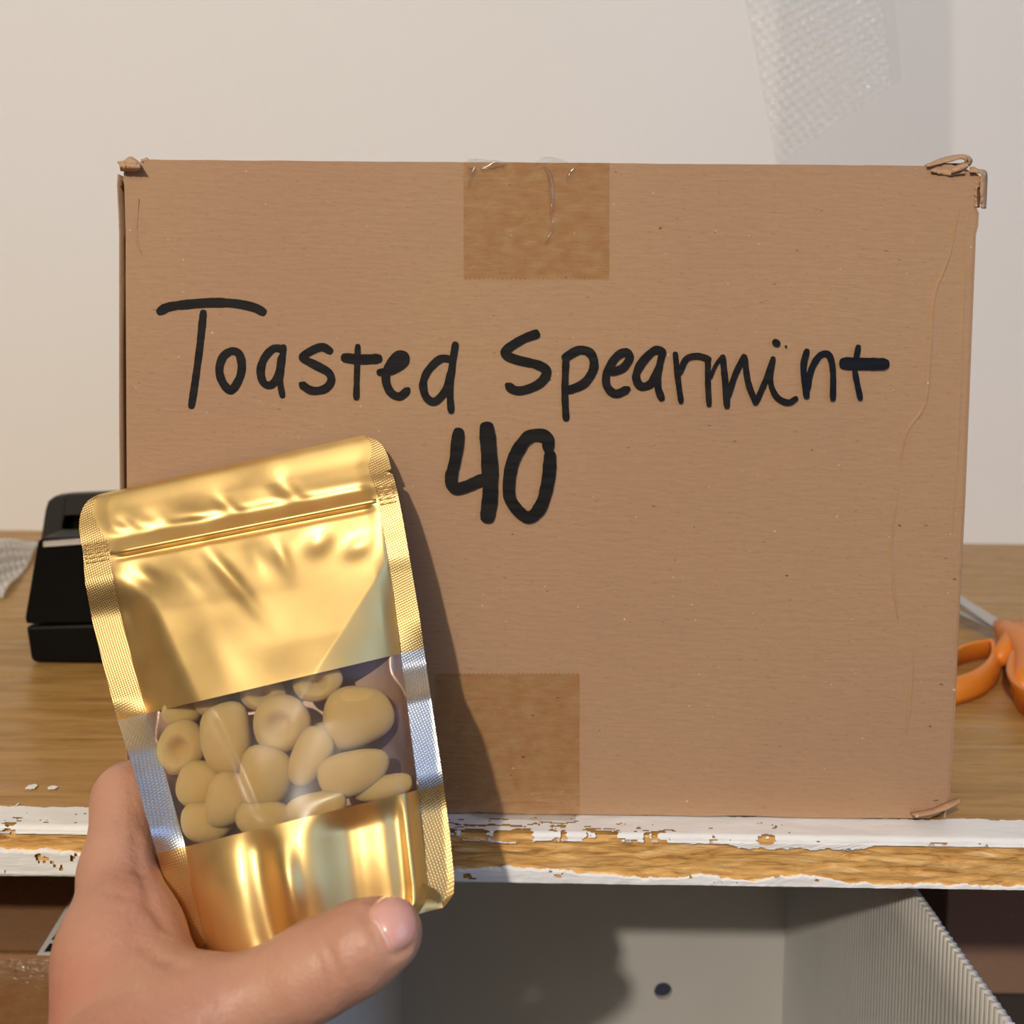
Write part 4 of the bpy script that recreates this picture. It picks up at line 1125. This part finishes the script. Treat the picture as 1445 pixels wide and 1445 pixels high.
quad(hc[0] - .03, hc[0] + .03, ZL + .002, hc[2] - .03); quad(hc[0] - .03, hc[0] + .03, hc[2] + .03, rim)
bmesh.ops.recalc_face_normals(bm, faces=list(bm.faces))
o = bm_obj('back_panel', bm, COROPLAST, tote); solidify(o, 0.003, 0)
fluted('front_panel', (XL, -0.056), (XS, -0.056), ZL + 0.002, ZL + 0.10, 0.00045, 0.0030, (0, -1), COROPLAST)
bm_obj('floor_panel', box_bm((XL, -0.056, ZL + 0.001), (XS, YB, ZL + 0.004)), COROPLAST, tote)

def carton(name, lo, hi, mat, label):
    r_ = tag(empty(name, ((lo[0] + hi[0]) / 2, (lo[1] + hi[1]) / 2, lo[2])), label, 'box')
    t = 0.003
    bm_obj('front_panel', box_bm((lo[0], lo[1], lo[2]), (hi[0], lo[1] + t, hi[2]), 0.0007), mat, r_)
    bm_obj('back_panel', box_bm((lo[0], hi[1] - t, lo[2]), (hi[0], hi[1], hi[2]), 0.0007), mat, r_)
    bm_obj('side_panel', box_bm((lo[0], lo[1] + t, lo[2]), (lo[0] + t, hi[1] - t, hi[2]), 0.0007), mat, r_)
    bm_obj('side_panel', box_bm((hi[0] - t, lo[1] + t, lo[2]), (hi[0], hi[1] - t, hi[2]), 0.0007), mat, r_)
    my = (lo[1] + hi[1]) / 2
    bm_obj('top_flap', box_bm((lo[0] + .001, lo[1] + .0008, hi[2] - t), (hi[0] - .001, my - .0008, hi[2] + .0004), 0.0007), mat, r_)
    bm_obj('top_flap', box_bm((lo[0] + .001, my + .0008, hi[2] - t), (hi[0] - .001, hi[1] - .0008, hi[2] + .0004), 0.0007), mat, r_)
    bm_obj('bottom_flap', box_bm((lo[0] + t, lo[1] + t, lo[2]), (hi[0] - t, hi[1] - t, lo[2] + t)), mat, r_)
    return r_
# left storage carton: only its front top edge, a taped seam and a shipping label corner show
DL = 0.40
pe = P(50, 1352, DL); zt_l = float(pe[2]); xr_l = float(P(330, 1352, DL)[0])
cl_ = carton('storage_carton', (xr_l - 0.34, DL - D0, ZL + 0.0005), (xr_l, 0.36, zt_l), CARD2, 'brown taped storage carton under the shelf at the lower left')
o = mesh('packing_tape', [(xr_l - .30, DL - D0 - .0006, zt_l - .03), (xr_l - .02, DL - D0 - .0006, zt_l - .03), (xr_l - .02, DL - D0 - .0004, zt_l - .0005), (xr_l - .30, DL - D0 - .0004, zt_l - .0005),
     (xr_l - .02, DL - D0 + .004, zt_l + .0008), (xr_l - .30, DL - D0 + .004, zt_l + .0008)], [(0, 1, 2, 3), (3, 2, 4, 5)], TAPE, cl_)
def onZl(x, y, d=0.0): return onZ(x, y, zt_l + 0.0008 + d)
lab = mesh('shipping_label', [onZl(52, 1348), onZl(110, 1348), onZl(150, 1262), onZl(105, 1262)], [(0, 1, 2, 3)], LABEL, cl_, False); solidify(lab, 0.0002, 1)
for qd in ([(62, 1343), (84, 1343), (88, 1333), (70, 1331)], [(72, 1326), (90, 1329), (96, 1316), (84, 1312)], [(88, 1306), (104, 1306), (112, 1290), (98, 1290)]):
    mesh('label_print', [onZl(x, y, .0004) for x, y in qd], [(0, 1, 2, 3)], PRINT, lab, False)
# far right carton
DR = 0.62
xl_r = float(P(1335, 1330, DR)[0])
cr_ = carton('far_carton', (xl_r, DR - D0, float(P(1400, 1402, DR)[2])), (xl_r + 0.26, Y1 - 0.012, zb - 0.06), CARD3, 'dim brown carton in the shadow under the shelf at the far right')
st = tag(bm_obj('riser_block', box_bm((xl_r + 0.01, DR - D0 + 0.02, ZL + .0005), (xl_r + 0.25, Y1 - 0.02, float(P(1400, 1402, DR)[2]) - .0005), 0.002), DARKB), 'dark block under the dim far right carton', 'block')
